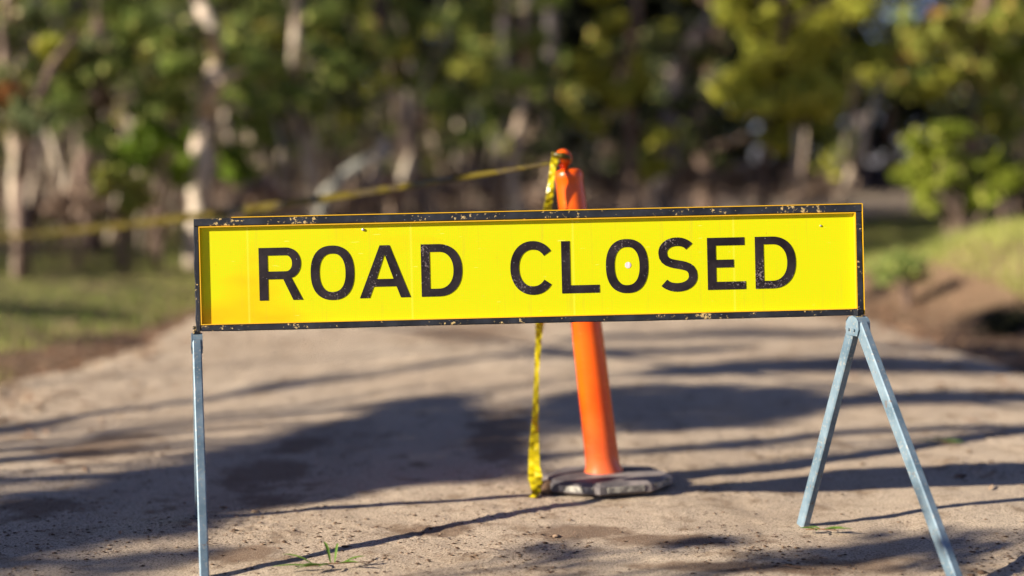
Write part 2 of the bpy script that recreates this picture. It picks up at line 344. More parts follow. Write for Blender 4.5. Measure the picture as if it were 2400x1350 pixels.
lp.box((-0.8872, FY0 - 0.0008, 0.1268), (0.8842, 0.0010, 0.1292), 0); lp.box((-0.8872, FY0 - 0.0008, -0.1338), (0.8842, 0.0010, -0.1314), 0)
lp.box((-0.8872, FY0 - 0.0008, -0.1312), (-0.8850, 0.0010, 0.1266), 0); lp.box((0.8805, FY0 - 0.0008, -0.1312), (0.8842, 0.0010, 0.1266), 0)
lp.box((-0.80, FY0 - 0.0006, 0.1512), (0.9035, FY1, 0.1532), 0); lp.box((0.9018, FY0 - 0.0006, -0.149), (0.9038, FY1, 0.1510), 0)
in_sign(lp.build('frame_edge', M['lip']))
# lettering -------------------------------------------------------
ZB, ZT = -0.0722, 0.0688; SW = 0.0232
def arc(cx, cz, rx, rz, a0, a1, n=26, p=2.35):
    out = []
    for i in range(n + 1):
        a = R(a0 + (a1 - a0) * i / n); c, s = math.cos(a), math.sin(a)
        out.append((cx + rx * math.copysign(abs(c) ** (2 / p), c), cz + rz * math.copysign(abs(s) ** (2 / p), s)))
    return out
def letter(outer, holes=()):
    loops = [outer] + list(holes); tri = tessellate_polygon([[Vector((x, z, 0)) for x, z in L] for L in loops])
    pts = [p for L in loops for p in L]; n = len(pts); vs = [(x, 0.0, z) for x, z in pts] + [(x, 0.0012, z) for x, z in pts]; fs = []
    for a, b, c in tri:
        (x0, z0), (x1, z1), (x2, z2) = pts[a], pts[b], pts[c]
        fs.append((a, b, c) if (x1 - x0) * (z2 - z0) - (x2 - x0) * (z1 - z0) > 0 else (a, c, b))
    k = 0
    for L in loops:
        m = len(L); fs += [(k + i, k + (i + 1) % m, n + k + (i + 1) % m, n + k + i) for i in range(m)]; k += m
    return vs, fs
def l_O(x0, x1, z0, z1):
    cx, cz = (x0 + x1) / 2, (z0 + z1) / 2; rx, rz = (x1 - x0) / 2, (z1 - z0) / 2
    return letter(arc(cx, cz, rx, rz, 0, 356, 60), [arc(cx, cz, rx - SW, rz - SW * 0.93, 0, 356, 60)])
def l_D(x0, x1):
    cz = (ZB + ZT) / 2; hz = (ZT - ZB) / 2; m = x0 + (x1 - x0) * 0.42
    outer = [(x0, ZB)] + arc(m, cz, x1 - m, hz, -90, 90, 30, 2.2) + [(x0, ZT)]
    xi = x0 + SW; return letter(outer, [[(xi, ZB + SW * 0.9)] + arc(m, cz, x1 - m - SW, hz - SW * 0.9, -90, 90, 30, 2.2) + [(xi, ZT - SW * 0.9)]])
def l_R(x0, x1):
    h = 0.5 * (ZT - ZB); zm = ZT - 0.60 * (ZT - ZB); cz = (ZT + zm) / 2; hz = (ZT - zm) / 2; xr = x1 - 0.004; m = xr - hz * 0.95
    outer = [(x0, ZB), (x0 + SW, ZB), (x0 + SW, zm), (x0 + 0.064, zm), (x1 - 0.026, ZB), (x1, ZB), (x1 - 0.0300, zm + 0.0035)]
    outer += arc(m, cz, xr - m, hz, -62, 90, 26, 2.1) + [(x0, ZT)]
    return letter(outer, [[(x0 + SW, zm + SW * 0.9)] + arc(m, cz, xr - m - SW, hz - SW * 0.9, -90, 90, 22, 2.1) + [(x0 + SW, ZT - SW * 0.9)]])
def l_A(x0, x1):
    cx = (x0 + x1) / 2 + 0.001; a = 0.0132; b1 = 0.0262; H = ZT - ZB
    def xl(z): return x0 + (cx - a - x0) * (z - ZB) / H
    def xrr(z): return x1 - (x1 - cx - a) * (z - ZB) / H
    t0, t1 = ZB + 0.030, ZB + 0.0505; s = b1 * 0.98
    outer = [(x0, ZB), (x0 + b1, ZB), (xl(t0) + s, t0), (xrr(t0) - s, t0), (x1 - b1, ZB), (x1, ZB), (cx + a, ZT), (cx - a, ZT)]
    zt = ZT - 0.024; apex = (xl(t1) + xrr(t1)) / 2
    return letter(outer, [[(xl(t1) + s, t1), (xrr(t1) - s, t1), (apex, zt)]])
def l_L(x0, x1): return letter([(x0, ZB), (x1, ZB), (x1, ZB + SW * 0.92), (x0 + SW, ZB + SW * 0.92), (x0 + SW, ZT), (x0, ZT)])
def l_E(x0, x1):
    s = SW * 0.92; zm = (ZB + ZT) / 2
    return letter([(x0, ZB), (x1, ZB), (x1, ZB + s), (x0 + SW, ZB + s), (x0 + SW, zm - s / 2), (x1 - 0.032, zm - s / 2), (x1 - 0.032, zm + s / 2), (x0 + SW, zm + s / 2), (x0 + SW, ZT - s), (x1 - 0.002, ZT - s), (x1 - 0.002, ZT), (x0, ZT)])
def ribbon2(pts, wd):
    L = []; Rr = []
    for i, p in enumerate(pts):
        a = pts[max(0, i - 1)]; b = pts[min(len(pts) - 1, i + 1)]; dx, dz = b[0] - a[0], b[1] - a[1]; q = math.hypot(dx, dz)
        L.append((p[0] - dz / q * wd / 2, p[1] + dx / q * wd / 2)); Rr.append((p[0] + dz / q * wd / 2, p[1] - dx / q * wd / 2))
    return L + Rr[::-1]
def l_C(x0, x1, z0, z1):
    cx = x0 + (x1 - x0) * 0.545; cz = (z0 + z1) / 2; rx = cx - x0 - SW / 2; rz = (z1 - z0) / 2 - SW / 2
    return letter(ribbon2(arc(cx, cz, rx, rz, 38, 322, 60, 2.15), SW))
def l_S(x0, x1, z0, z1):
    w_ = x1 - x0; hz = z1 - z0; cx = (x0 + x1) / 2; r1 = (hz - SW) / 4
    P = []
    ux = w_ / 2 - SW / 2 - 0.004; top = z1 - SW / 2 - r1 + 0.001; bot = z0 + SW / 2 + r1 - 0.001; lx = w_ / 2 - SW / 2
    P += arc(cx, top, ux, r1, 32, 180, 22, 2.1)
    u0 = P[-1]
    for i in range(1, 12):       # spine
        t = i / 12; sx = cx - ux * math.cos(math.pi * t) if False else None
        P.append((cx - ux + (ux + lx) * (t * t * (3 - 2 * t)) + 0, top - (top - bot) * (0.5 + 0.5 * math.sin(math.pi * (t - 0.5)) if False else (t * 0.35 + 0.65 * (1 if t > 1 else (3 * t ** 2 - 2 * t ** 3) * 0 + (4 * (t - 0.5) ** 3 + 0.5))))))
    P += arc(cx, bot, lx, r1, 0, -146, 22, 2.1)
    return letter(ribbon2(P, SW))
for vs_fs in (l_R(-0.7313, -0.6155), l_O(-0.5935, -0.4771, -0.0751, 0.0712), l_A(-0.4633, -0.3272), l_D(-0.2972, -0.1871),
              l_C(-0.0569, 0.0552, -0.0742, 0.0710), l_L(0.0815, 0.1832), l_O(0.2018, 0.3165, -0.0755, 0.0708), l_S(0.341, 0.4502, -0.0738, 0.0711),
              l_E(0.4782, 0.5818), l_D(0.6087, 0.7196)): in_sign(MB().add(*vs_fs).build('letter', M['letter']))
# small round sticker, pop rivet
stk = MB().lathe([(0.0085, 0), (0.0085, 0.0006)], 24); o = stk.build('sticker', None)
m, t, b = mat('faded_sticker', rough=0.5); t.links.new(ramp(t, noise(t, coords(t, (30, 1, 1)), 8, 2), [(0.45, (0.72, 0.70, 0.66)), (0.6, (0.45, 0.28, 0.42))]), b.inputs['Base Color'])
o.data.materials.append(m); o.parent = sign; o.matrix_local = SM @ Matrix.Translation((0.262, 0.0012, 0.0)) @ Matrix.Rotation(R(90), 4, 'X')
o = MB().lathe([(0.004, 0), (0.0035, 0.003), (0.0015, 0.004)], 12).build('rivet', mat('rivet_metal', (0.6, 0.55, 0.5), 0.4, 0.8)[0]); o.parent = sign
o.matrix_local = SM @ Matrix.Translation((-0.4503, 0.0012, 0.112)) @ Matrix.Rotation(R(90), 4, 'X')
o2 = o.copy(); COL.objects.link(o2); o2.matrix_local = SM @ Matrix.Translation((0.790, 0.0012, 0.095)) @ Matrix.Rotation(R(90), 4, 'X') @ Matrix.Scale(0.7, 4)

# galvanised stands
def galv():
    m, t, b = mat('galvanised_steel', rough=0.55, metal=0.25); v = coords(t)
    c = ramp(t, noise(t, v, 12, 4), [(0.35, (0.095, 0.155, 0.20)), (0.65, (0.20, 0.28, 0.335))])
    c = mix(t, ramp(t, noise(t, v, 130, 3), [(0.57, g1(0)), (0.66, g1(0.7))]), c, (0.34, 0.33, 0.29))
    c = mix(t, ramp(t, noise(t, v, 34, 5, 0.7), [(0.63, g1(0)), (0.68, g1(0.8))]), c, (0.16, 0.10, 0.06))
    t.links.new(c, b.inputs['Base Color']); bump(t, b, noise(t, v, 60, 3), 0.15, 0.001); return m
M['galv'] = galv()
def make_stand(apex, far, near, hw=0.0165, pin=0.024):
    """folding A stand: two square tubes hinged in a pressed channel"""
    ax = Vector(apex); far = Vector(far); near = Vector(near); h = (far - near); h.z = 0; h.normalize(); n = Vector((h.y, -h.x, 0)); n.normalize()
    org = Vector((sign.location.x, sign.location.y, 0)); ax -= org; far = far - org; near = near - org
    st = MB(); T = 0.0025
    prof = [(-0.030, -0.034), (-0.024, -0.052), (0.024, -0.052), (0.030, -0.034), (0.027, -0.012), (0.019, -0.003), (0.0, 0.002), (-0.019, -0.003), (-0.027, -0.012)]
    for sgn in (1, -1):
        vs = []
        for off in (hw, hw + T):
            vs += [ax + n * (sgn * off) + h * u + Vector((0, 0, z)) for u, z in prof]
        k = len(prof); st.add(vs, [tuple(range(k)), tuple(range(2 * k - 1, k - 1, -1))] + [(i, (i + 1) % k, k + (i + 1) % k, k + i) for i in range(k)])
    top = prof[3:] + [prof[0]]; vs = []
    for sgn in (-1, 1): vs += [ax + n * (sgn * (hw - 0.0003)) + h * u + Vector((0, 0, z - 0.0005)) for u, z in top]
    for sgn in (-1, 1): vs += [ax + n * (sgn * (hw - 0.0003)) + h * (u * 0.9) + Vector((0, 0, z * 0.97 - 0.004)) for u, z in top]
    k = len(top); st.add(vs, [(i, i + 1, k + i + 1, k + i) for i in range(k - 1)] + [(2 * k + i, 3 * k + i, 3 * k + i + 1, 2 * k + i + 1) for i in range(k - 1)])
    so_ = st.build('folding_stand', M['galv'], sign)
    for (ft, sg) in ((far, 1), (near, -1)):
        a = ax + Vector((0, 0, -0.022)) + h * (0.013 * sg); dirv = (Vector(ft) - a).normalized()
        MB().beam(a, Vector(ft) + dirv * 0.004, n, 0.0235, 0.034, 0.003).build('leg', M['galv'], so_)
    MB().tube([ax + n * pin + h * 0.012 + Vector((0, 0, -0.036)), ax - n * pin + h * 0.012 + Vector((0, 0, -0.036))], 0.004, 10).build('hinge_pin', M['galv'], so_)
    MB().tube([ax + n * pin - h * 0.012 + Vector((0, 0, -0.036)), ax - n * pin - h * 0.012 + Vector((0, 0, -0.036))], 0.004, 10).build('hinge_pin', M['galv'], so_)
    MB().beam(ax + Vector((0, 0, -0.012)), ax + Vector((0, 0, 0.02)), n, 0.02, 0.02, 0.002).build('socket', M['frame'], so_)
def foot(x, y): return Vector((x, y, surf(x, y) + 0.004))
fr_ = gp(1882, 1224); fr_ = foot(fr_.x, fr_.y); nr_ = gp(2252, 1383); nr_ = foot(nr_.x, nr_.y)
apR = at(2011, 741, 3.395)
make_stand(apR, fr_, nr_)
apL = at(461, 782, 3.385); u = Vector((apL.x, apL.y, 0)).normalized()
fl_ = foot(apL.x + u.x * 0.30 - 0.002, apL.y + u.y * 0.30); nl_ = foot(apL.x - u.x * 0.31 + 0.008, apL.y - u.y * 0.31)
make_stand(apL, fl_, nl_, 0.0122, 0.0155)

# ---------------------------------------------------------------- bollard
def orange():
    m, t, b = mat('orange_plastic', rough=0.27, spec=0.5); v = coords(t)
    c = ramp(t, noise(t, v, 5, 4), [(0.35, (0.76, 0.078, 0.001)), (0.7, (0.82, 0.120, 0.001))])
    c = mix(t, ramp(t, noise(t, coords(t, (1, 1, 4)), 22, 4), [(0.60, g1(0)), (0.72, g1(0.4))]), c, (0.86, 0.26, 0.04))
    sx = t.nodes.new('ShaderNodeSeparateXYZ'); t.links.new(v, sx.inputs[0]); mr = t.nodes.new('ShaderNodeMapRange'); mr.inputs[1].default_value = 0.26; mr.inputs[2].default_value = 0.04; mr.inputs[4].default_value = 0.25; t.links.new(sx.outputs[2], mr.inputs[0])
    md = t.nodes.new('ShaderNodeMath'); md.operation = 'MULTIPLY'; t.links.new(mr.outputs[0], md.inputs[0]); t.links.new(noise(t, v, 30, 5, 0.7), md.inputs[1])
    c = mix(t, md.outputs[0], c, (0.55, 0.38, 0.27))
    c = mix(t, ramp(t, noise(t, coords(t, (1.5, 1.5, 9)), 40, 4, 0.7), [(0.64, g1(0)), (0.68, g1(0.6))]), c, (0.30, 0.10, 0.05))
    t.links.new(c, b.inputs['Base Color']); return m
M['orange'] = orange()
def rubber():
    m, t, b = mat('dusty_rubber', rough=0.75, spec=0.3); v = coords(t)
    c = ramp(t, noise(t, v, 7, 5), [(0.40, (0.08, 0.072, 0.075)), (0.65, (0.30, 0.255, 0.23))]); t.links.new(c, b.inputs['Base Color']); return m
bb = gp(1418, 1134); bb.z = surf(bb.x, bb.y)
topp = at(1332, 398, bb.y + 0.02)
def make_bollard(loc, tilt_vec):
    bo = empty('bollard', loc)
    zax = tilt_vec.normalized(); q = Vector((0, 0, 1)).rotation_difference(zax); Mx = q.to_matrix().to_4x4(); h = tilt_vec.length
    prof = [(0.066, 0.030), (0.064, 0.045), (0.0565, 0.062), (0.0545, 0.10), (0.052, 0.32), (0.0495, 0.55), (0.0465, 0.80), (0.0440, h - 0.055), (0.0435, h - 0.040), (0.0455, h - 0.028), (0.0458, h - 0.014), (0.042, h - 0.003), (0.034, h + 0.001), (0.012, h + 0.002)]
    MB().lathe(prof, 48, Mx).build('post', M['orange'], bo, True)
    MB().lathe([(0.013, h - 0.002), (0.012, h + 0.012), (0.024, h + 0.020), (0.029, h + 0.032), (0.029, h + 0.044), (0.023, h + 0.058), (0.013, h + 0.066), (0.004, h + 0.068)], 28, Mx @ Matrix.Translation((-0.012, 0, 0))).build('knob', M['orange'], bo, True)
    oct_ = lambda th, z: 1.0 / math.cos(((th + math.pi / 8) % (math.pi / 4)) - math.pi / 8)
    b = MB().lathe([(0.196, 0.0), (0.205, 0.006), (0.203, 0.028), (0.186, 0.038), (0.085, 0.044), (0.070, 0.045)], 64, None, oct_).build('base', rubber(), bo)
    b.rotation_euler = (R(-4.2), R(-0.5), R(-8 + 22.5)); b.location.z = -0.002
    wm, t, bs = mat('faded_reflective_patch', rough=0.6); t.links.new(ramp(t, noise(t, coords(t), 60, 4), [(0.42, (0.12, 0.11, 0.10)), (0.6, (0.36, 0.34, 0.28))]), bs.inputs['Base Color'])
    for a0 in (R(-135), R(-90), R(-45)):
        pm = MB(); c = Vector((math.cos(a0 + 0), math.sin(a0 + 0), 0)); tt = Vector((-c.y, c.x, 0)); r = 0.2068
        w2 = 0.060
        vs = [c * r - tt * w2 + Vector((0, 0, 0.009)), c * r + tt * w2 + Vector((0, 0, 0.009)), c * r + tt * w2 + Vector((0, 0, 0.027)), c * r - tt * w2 + Vector((0, 0, 0.027))]
        vs2 = [x - c * 0.003 for x in vs]; pm.add(vs + vs2, [(0, 1, 2, 3), (7, 6, 5, 4), (0, 4, 5, 1), (1, 5, 6, 2), (2, 6, 7, 3), (3, 7, 4, 0)]); pm.build('reflective_patch', wm, b)
    return bo
tilt = topp - bb
bol = make_bollard(bb, tilt); tag(bol, 'leaning orange bollard on a black octagonal base behind the road closed board', 'bollard')
# the far end of the tape hangs on a second bollard on the left verge, outside the picture
b2p = Vector((-5.75, 13.2, 0)); b2p.z = float(gz(b2p.x, b2p.y))
bol2 = make_bollard(b2p, Vector((0.0, 0, 1.02))); tag(bol2, 'upright orange bollard on the left verge holding the far end of the tape', 'bollard')

# tape
def tape_mat(yc, sc=17, th=0.60, dk=(0.03, 0.03, 0.025)):
    m, t, b = mat('yellow_tape', rough=0.35, spec=0.5)
    n = noise(t, coords(t, (1.0, 0.3, 1.0)), sc, 2); c = ramp(t, n, [(th, yc), (th + 0.035, dk)])
    t.links.new(c, b.inputs['Base Color']); 
    tr = t.nodes.new('ShaderNodeBsdfTranslucent'); t.links.new(c, tr.inputs[0]); mx = t.nodes.new('ShaderNodeMixShader'); mx.inputs[0].default_value = 0.3
    t.links.new(b.outputs[0], mx.inputs[1]); t.links.new(tr.outputs[0], mx.inputs[2]); t.links.new(mx.outputs[0], t.nodes['Material Output'].inputs[0]); return m
M['tape'] = tape_mat((0.66, 0.54, 0.005), 17, 0.69); M['tape_shaded'] = tape_mat((0.12, 0.09, 0.006), 7.5, 0.56, (0.07, 0.05, 0.015))  # the long run's yellow is darkened: its shade is put into the colour
def ribbon(mb, pts, wids, dirs, sub=6, th=0.0006):
    P = []; W_ = []; D = []
    for i in range(len(pts) - 1):
        p0 = Vector(pts[max(i - 1, 0)]); p1 = Vector(pts[i]); p2 = Vector(pts[i + 1]); p3 = Vector(pts[min(i + 2, len(pts) - 1)])
        for k in range(sub):
            t = k / sub; P.append(0.5 * ((2 * p1) + (p2 - p0) * t + (2 * p0 - 5 * p1 + 4 * p2 - p3) * t * t + (3 * p1 - p0 - 3 * p2 + p3) * t ** 3))
            W_.append(wids[i] * (1 - t) + wids[i + 1] * t); D.append((Vector(dirs[i]).lerp(Vector(dirs[i + 1]), t)).normalized())
    P.append(Vector(pts[-1])); W_.append(wids[-1]); D.append(Vector(dirs[-1]).normalized())
    vs = []; n = len(P)
    for i in range(n):
        t = (P[min(i + 1, n - 1)] - P[max(i - 1, 0)]).normalized(); nn = t.cross(D[i]).normalized() * th / 2; fold = nn.normalized() * W_[i] * (0.16 * math.sin(i * 1.9) + 0.10 * math.sin(i * 0.7))
        a, b = P[i] - D[i] * W_[i] / 2, P[i] + D[i] * W_[i] / 2; c = P[i] + fold
        vs += [a + nn, c + nn, b + nn, b - nn, c - nn, a - nn]
    fs = [(i * 6 + k, i * 6 + (k + 1) % 6, (i + 1) * 6 + (k + 1) % 6, (i + 1) * 6 + k) for i in range(n - 1) for k in range(6)]
    mb.add(vs, fs)
ty = bb.y - 0.05
ht = MB(); X_ = Vector((1, 0, 0))
px_w = [(1318, 360, 16), (1303, 366, 22), (1296, 395, 14), (1291, 430, 15), (1287, 465, 18), (1282, 500, 24), (1276, 600, 24), (1270, 700, 26), (1265, 760, 22), (1262, 800, 14), (1258, 870, 12), (1256, 930, 14), (1254, 990, 18), (1252, 1040, 24), (1252, 1090, 30), (1254, 1130, 34)]
pts = [at(a, b_, ty + (0.05 - 0.0 if i < 2 else 0.0)) for i, (a, b_, c) in enumerate(px_w)]
scl = F / ty
gnd = gp(1256, 1160); gnd.z = surf(gnd.x, gnd.y) + 0.012; pts[-1].y = gnd.y + 0.03; pts[-1].z = gnd.z + 0.035
pts.append(gnd); pts.append(gnd + Vector((-0.012, -0.05, -0.004)))
wd = [c / scl for a, b_, c in px_w] + [0.030, 0.022]
ribbon(ht, pts, wd, [(1, 0.55 * math.sin(i * 1.7), 0) for i in range(len(pts))], 6)
org = Vector((pts[-2].x, pts[-2].y, pts[-2].z))
ht.v = [tuple(Vector(v) - org) for v in ht.v]; hto = ht.build('hazard_tape', M['tape'], None, False); hto.location = org
tag(hto, 'twisted yellow tape hanging from the orange bollard knob down to the sand', 'tape', 'yellow tape tied to the bollard')
kt = Vector(at(1315, 372, bb.y)); st_ = MB()
# wrap round the knob, then the long run away to the left
wrap = [kt + Vector((math.cos(a) * 0.030, math.sin(a) * 0.030, 0.014 * math.sin(a * 0.5))) for a in np.linspace(0.2, 2 * math.pi + 3.0, 16)]
far = Vector((b2p.x + 0.05, b2p.y - 0.06, 0.50))
run = [wrap[-1].lerp(far, t) + Vector((0, 0, -0.05 * 4 * t * (1 - t))) for t in np.linspace(0.06, 1, 14)]
dirs = [(0, 0, 1)] * 16 + [(0.02 * math.sin(i * 2.1), 0.25 * math.sin(i * 1.3), 1) for i in range(14)]
ribbon(st_, wrap + run, [0.012 + 0.004 * (i % 3) for i in range(16)] + [0.026] + [0.030, 0.038, 0.044] + [0.048] * 10, dirs, 5)
st_.v = [tuple(Vector(v) - kt) for v in st_.v]; sto = st_.build('hazard_tape', M['tape_shaded'], None, True); sto.location = kt
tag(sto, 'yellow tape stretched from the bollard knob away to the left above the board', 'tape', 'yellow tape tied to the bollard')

# ---------------------------------------------------------------- foliage builders
def leaf_arrays(C, n_per, spread, size, flat=0.5, rng=RNG, drop=0.35):
    """leaf quads scattered round centres C"""
    C = np.asarray(C, float); N = len(C) * n_per; c = np.repeat(C, n_per, 0)
    sp = np.repeat(np.broadcast_to(np.asarray(spread, float), (len(C),)), n_per)
    g = rng.normal(size=(N, 3)); g /= np.linalg.norm(g, axis=1)[:, None]; r = rng.random(N) ** 0.45
    p = c + g * (r * sp)[:, None] * np.array([1, 1, 0.75])
    ax = rng.normal(size=(N, 3)); ax[:, 2] -= drop * 2; ax /= np.linalg.norm(ax, axis=1)[:, None]
    b = np.cross(ax, rng.normal(size=(N, 3))); b /= np.linalg.norm(b, axis=1)[:, None] + 1e-9
    L = size * (0.6 + 0.8 * rng.random(N))[:, None]; W_ = L * flat * 0.5
    V = np.stack([p - ax * L * 0.5, p + b * W_, p + ax * L * 0.5, p - b * W_], 1).reshape(-1, 3)
    return V, np.arange(N * 4).reshape(-1, 4)
def blob_centres(cen, rad, k, rng=RNG, squash=(1, 1, 0.8)):
    g = rng.normal(size=(k, 3)); g /= np.linalg.norm(g, axis=1)[:, None]
    return np.array(cen) + g * (rng.random(k) ** 0.4 * rad)[:, None] * np.array(squash)
def build_crown(name, V, Q, m, parent, origin):
    me = np_mesh(name, V - np.array(origin), Q); return link(name, me, m, parent)
def limb(mb, a, b, r0, r1, sag=0.15, n=5, wig=0.06):
    a, b = Vector(a), Vector(b); L = (b - a).length; pts = []
    for i in range(n + 1):
        t = i / n; p = a.lerp(b, t) + Vector((0, 0, math.sin(math.pi * t) * sag * L))
        if 0 < i < n: p += Vector([random.uniform(-1, 1) * wig * L for _ in range(3)])
        pts.append(p)
    mb.tube(pts, [r0 + (r1 - r0) * i / n for i in range(n + 1)], 7, 0.15); return pts
def tree(name, label, cat, y, trunk_px, w_px, blobs, leaf='gum', bark='tan', leafsize=0.105, dens=1.0, group=None, extra=3, fill=9, sub=None, top_h=None):
    """trunk_px: photo pixels from the foot upward; blobs: (px, py, r_px[, material])"""
    foot_px = trunk_px[0]; base = at(foot_px[0], foot_px[1], y); base.z = float(gz(base.x, base.y)) - 0.05
    root = empty(name, base); tag(root, label, cat, group); s = y / F
    pts = [base] + [at(a, b, y + 0.15 * i * (-1) ** i) for i, (a, b) in enumerate(trunk_px[1:])]
    tb = MB(); full = []
    for i in range(len(pts) - 1):
        for k in range(3):
            p = pts[i].lerp(pts[i + 1], k / 3)
            full.append(p + Vector((random.uniform(-1, 1), random.uniform(-1, 1), 0)) * w_px * s * 0.14)
    full.append(pts[-1]); r0 = w_px * s / 2
    rr = [r0 * (1.25 if i == 0 else 1) * (1 - 0.45 * i / len(full)) for i in range(len(full))]
    tb.tube(full, rr, 10, 0.12); groups = {}
    tops = [(b[0], b[1]) for b in blobs]
    for b in blobs:
        c = at(b[0], b[1], y + random.uniform(-0.8, 0.8)); rad = b[2] * s; mt = b[3] if len(b) > 3 else leaf
        near_ = min(full[1:], key=lambda p: (p - c).length + (1.5 if p.z > c.z + 0.3 else 0)); limb(tb, near_, c, max(0.02, r0 * 0.42), 0.012, 0.08)
        groups.setdefault(mt, []).append((c, rad))
    for k in range(fill):                       # leafy shoots hanging round the upper stem
        q = full[random.randint(int(len(full) * 0.45), len(full) - 1)]; c = q + Vector((random.uniform(-0.7, 0.7), random.uniform(-0.9, 0.1), random.uniform(-0.3, 0.4))); limb(tb, q, c, 0.02, 0.008, 0.08)
        groups.setdefault(leaf, []).append((c, random.uniform(0.16, 0.34)))
    tp = full[-1]
    for k in range(extra):                      # the crown goes on above the picture
        c = tp + Vector((random.uniform(-1.6, 1.6), random.uniform(-1.2, 1.6), random.uniform(0.8, 3.2))); limb(tb, tp, c, r0 * 0.5, 0.015, 0.05)
        groups.setdefault(leaf, []).append((c, random.uniform(0.8, 1.4)))
    tb.v = [tuple(Vector(v) - base) for v in tb.v]; tb.build('trunk', M[bark], root, True)
    for mt, L in groups.items():
        Cs = []; sp = []
        for c, rad in L:
            k = max(5, int(16 * dens * (rad / 0.8) ** 1.6)); cc = blob_centres(c, rad * 0.85, k); Cs.append(cc); sp += [min(0.42, max(0.16, rad * 0.34))] * k
        V, Q = leaf_arrays(np.concatenate(Cs), int(64 * min(1.6, 0.13 / leafsize + 0.1)), np.array(sp), leafsize, 0.5)
        build_crown('crown', V, Q, M[mt], root, base)
    return root
def shrub(name, label, y, px, py_foot, blobs, leaf, cat='bush', group=None, leafsize=0.09, dens=1.0):
    base = at(px, py_foot, y); base.z = float(gz(base.x, base.y)) - 0.03; root = empty(name, base); tag(root, label, cat, group); s = y / F; tb = MB(); Cs = []; sp = []
    for (a, b, r_) in blobs:
        c = at(a, b, y + random.uniform(-0.3, 0.3)); c.z = max(c.z, base.z + r_ * s * 0.5); limb(tb, base + Vector((random.uniform(-.05, .05), random.uniform(-.05, .05), 0)), c, 0.025, 0.008, 0.05)
        k = max(5, int(14 * dens * (r_ * s / 0.5) ** 1.5)); Cs.append(blob_centres(c, r_ * s * 0.85, k)); sp += [max(0.12, r_ * s * 0.33)] * k
    tb.v = [tuple(Vector(v) - base) for v in tb.v]; tb.build('stems', M['tan'], root, True)
    V, Q = leaf_arrays(np.concatenate(Cs), 60, np.array(sp), leafsize, 0.5); build_crown('foliage', V, Q, M[leaf], root, base); return root

GT = 'gum trees beyond the board'
tree('gum_tree', 'tall pale-trunked gum tree rising directly above the left end of the board', 'tree', 14.5,
     [(462, 560), (470, 480), (468, 380), (482, 270), (500, 210), (508, 140), (492, 80), (470, 0), (440, -160)], 50,
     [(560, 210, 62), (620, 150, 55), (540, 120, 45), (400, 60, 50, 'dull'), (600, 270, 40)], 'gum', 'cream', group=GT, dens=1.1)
tree('gum_tree', 'slender pale-trunked gum tree just left of the diagonal silver branch', 'tree', 17,
     [(732, 500), (735, 430), (728, 340), (700, 230), (690, 120), (700, -60)], 36,
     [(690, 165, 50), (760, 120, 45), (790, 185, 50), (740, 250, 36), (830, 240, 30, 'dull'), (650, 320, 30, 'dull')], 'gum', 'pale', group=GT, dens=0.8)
tree('gum_tree', 'broad tan-trunked gum tree right of the diagonal grey log', 'tree', 20,
     [(985, 520), (980, 420), (960, 300), (930, 180), (900, 60), (880, -80)], 56,
     [(940, 100, 26, 'yellow'), (920, 190, 26, 'yellow'), (975, 200, 26, 'yellow'), (1060, 240, 40), (1100, 320, 48), (880, 300, 30, 'dull'), (1020, 130, 26, 'dull')], 'gum', 'tan', group=GT, dens=0.75)
tree('gum_tree', 'tree with hanging pale green foliage left of the orange bollard top', 'tree', 18,
     [(1215, 520), (1200, 420), (1210, 330), (1235, 200), (1230, 60), (1240, -90)], 30,
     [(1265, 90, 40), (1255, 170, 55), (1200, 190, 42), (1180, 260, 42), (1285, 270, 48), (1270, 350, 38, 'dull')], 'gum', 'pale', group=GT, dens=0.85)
tree('gum_tree', 'yellow-green tree right above the orange bollard top with red-brown bark streaks', 'tree', 19,
     [(1470, 540), (1480, 420), (1478, 300), (1470, 180), (1490, 40), (1500, -100)], 34,
     [(1370, 165, 46), (1430, 145, 48), (1490, 175, 48), (1410, 200, 36), (1540, 320, 32), (1535, 390, 34), (1470, 60, 40, 'black')], 'yellow', 'tan', group=GT, dens=0.8)
tree('gum_tree', 'dark leaning tree whose bare pale limb slants up right of centre at the top', 'tree', 21,
     [(1560, 560), (1555, 430), (1570, 320), (1590, 170), (1640, 80), (1710, 10), (1790, -110)], 60,
     [(1545, 100, 55), (1620, 220, 60), (1650, 130, 45, 'yellow'), (1650, 300, 60), (1560, 250, 50)], 'dull', 'grey', group=GT, dens=1.0)
tree('gum_tree', 'big bright yellow-green tree above the right part of the board', 'tree', 16,
     [(1800, 540), (1790, 420), (1800, 320), (1820, 200), (1840, 60), (1850, -80)], 30,
     [(1850, 60, 95), (1770, 80, 62), (1930, 60, 60), (1850, 150, 90), (1780, 200, 70), (1930, 220, 62), (1850, 240, 60), (1770, 250, 44), (1720, 20, 45)], 'yellow', 'dark', group=GT, dens=2.0)
tree('gum_tree', 'grey-brown trunked tree standing above the right end of the board', 'tree', 36,
     [(2012, 462), (2020, 420), (2022, 330), (2008, 240), (2000, 160), (1985, 60), (1990, -90)], 30,
     [(2050, 110, 50, 'black'), (1960, 150, 42, 'black'), (1990, 340, 48), (1925, 300, 50), (1915, 370, 34)], 'gum', 'grey', group=GT, dens=0.8, extra=1)
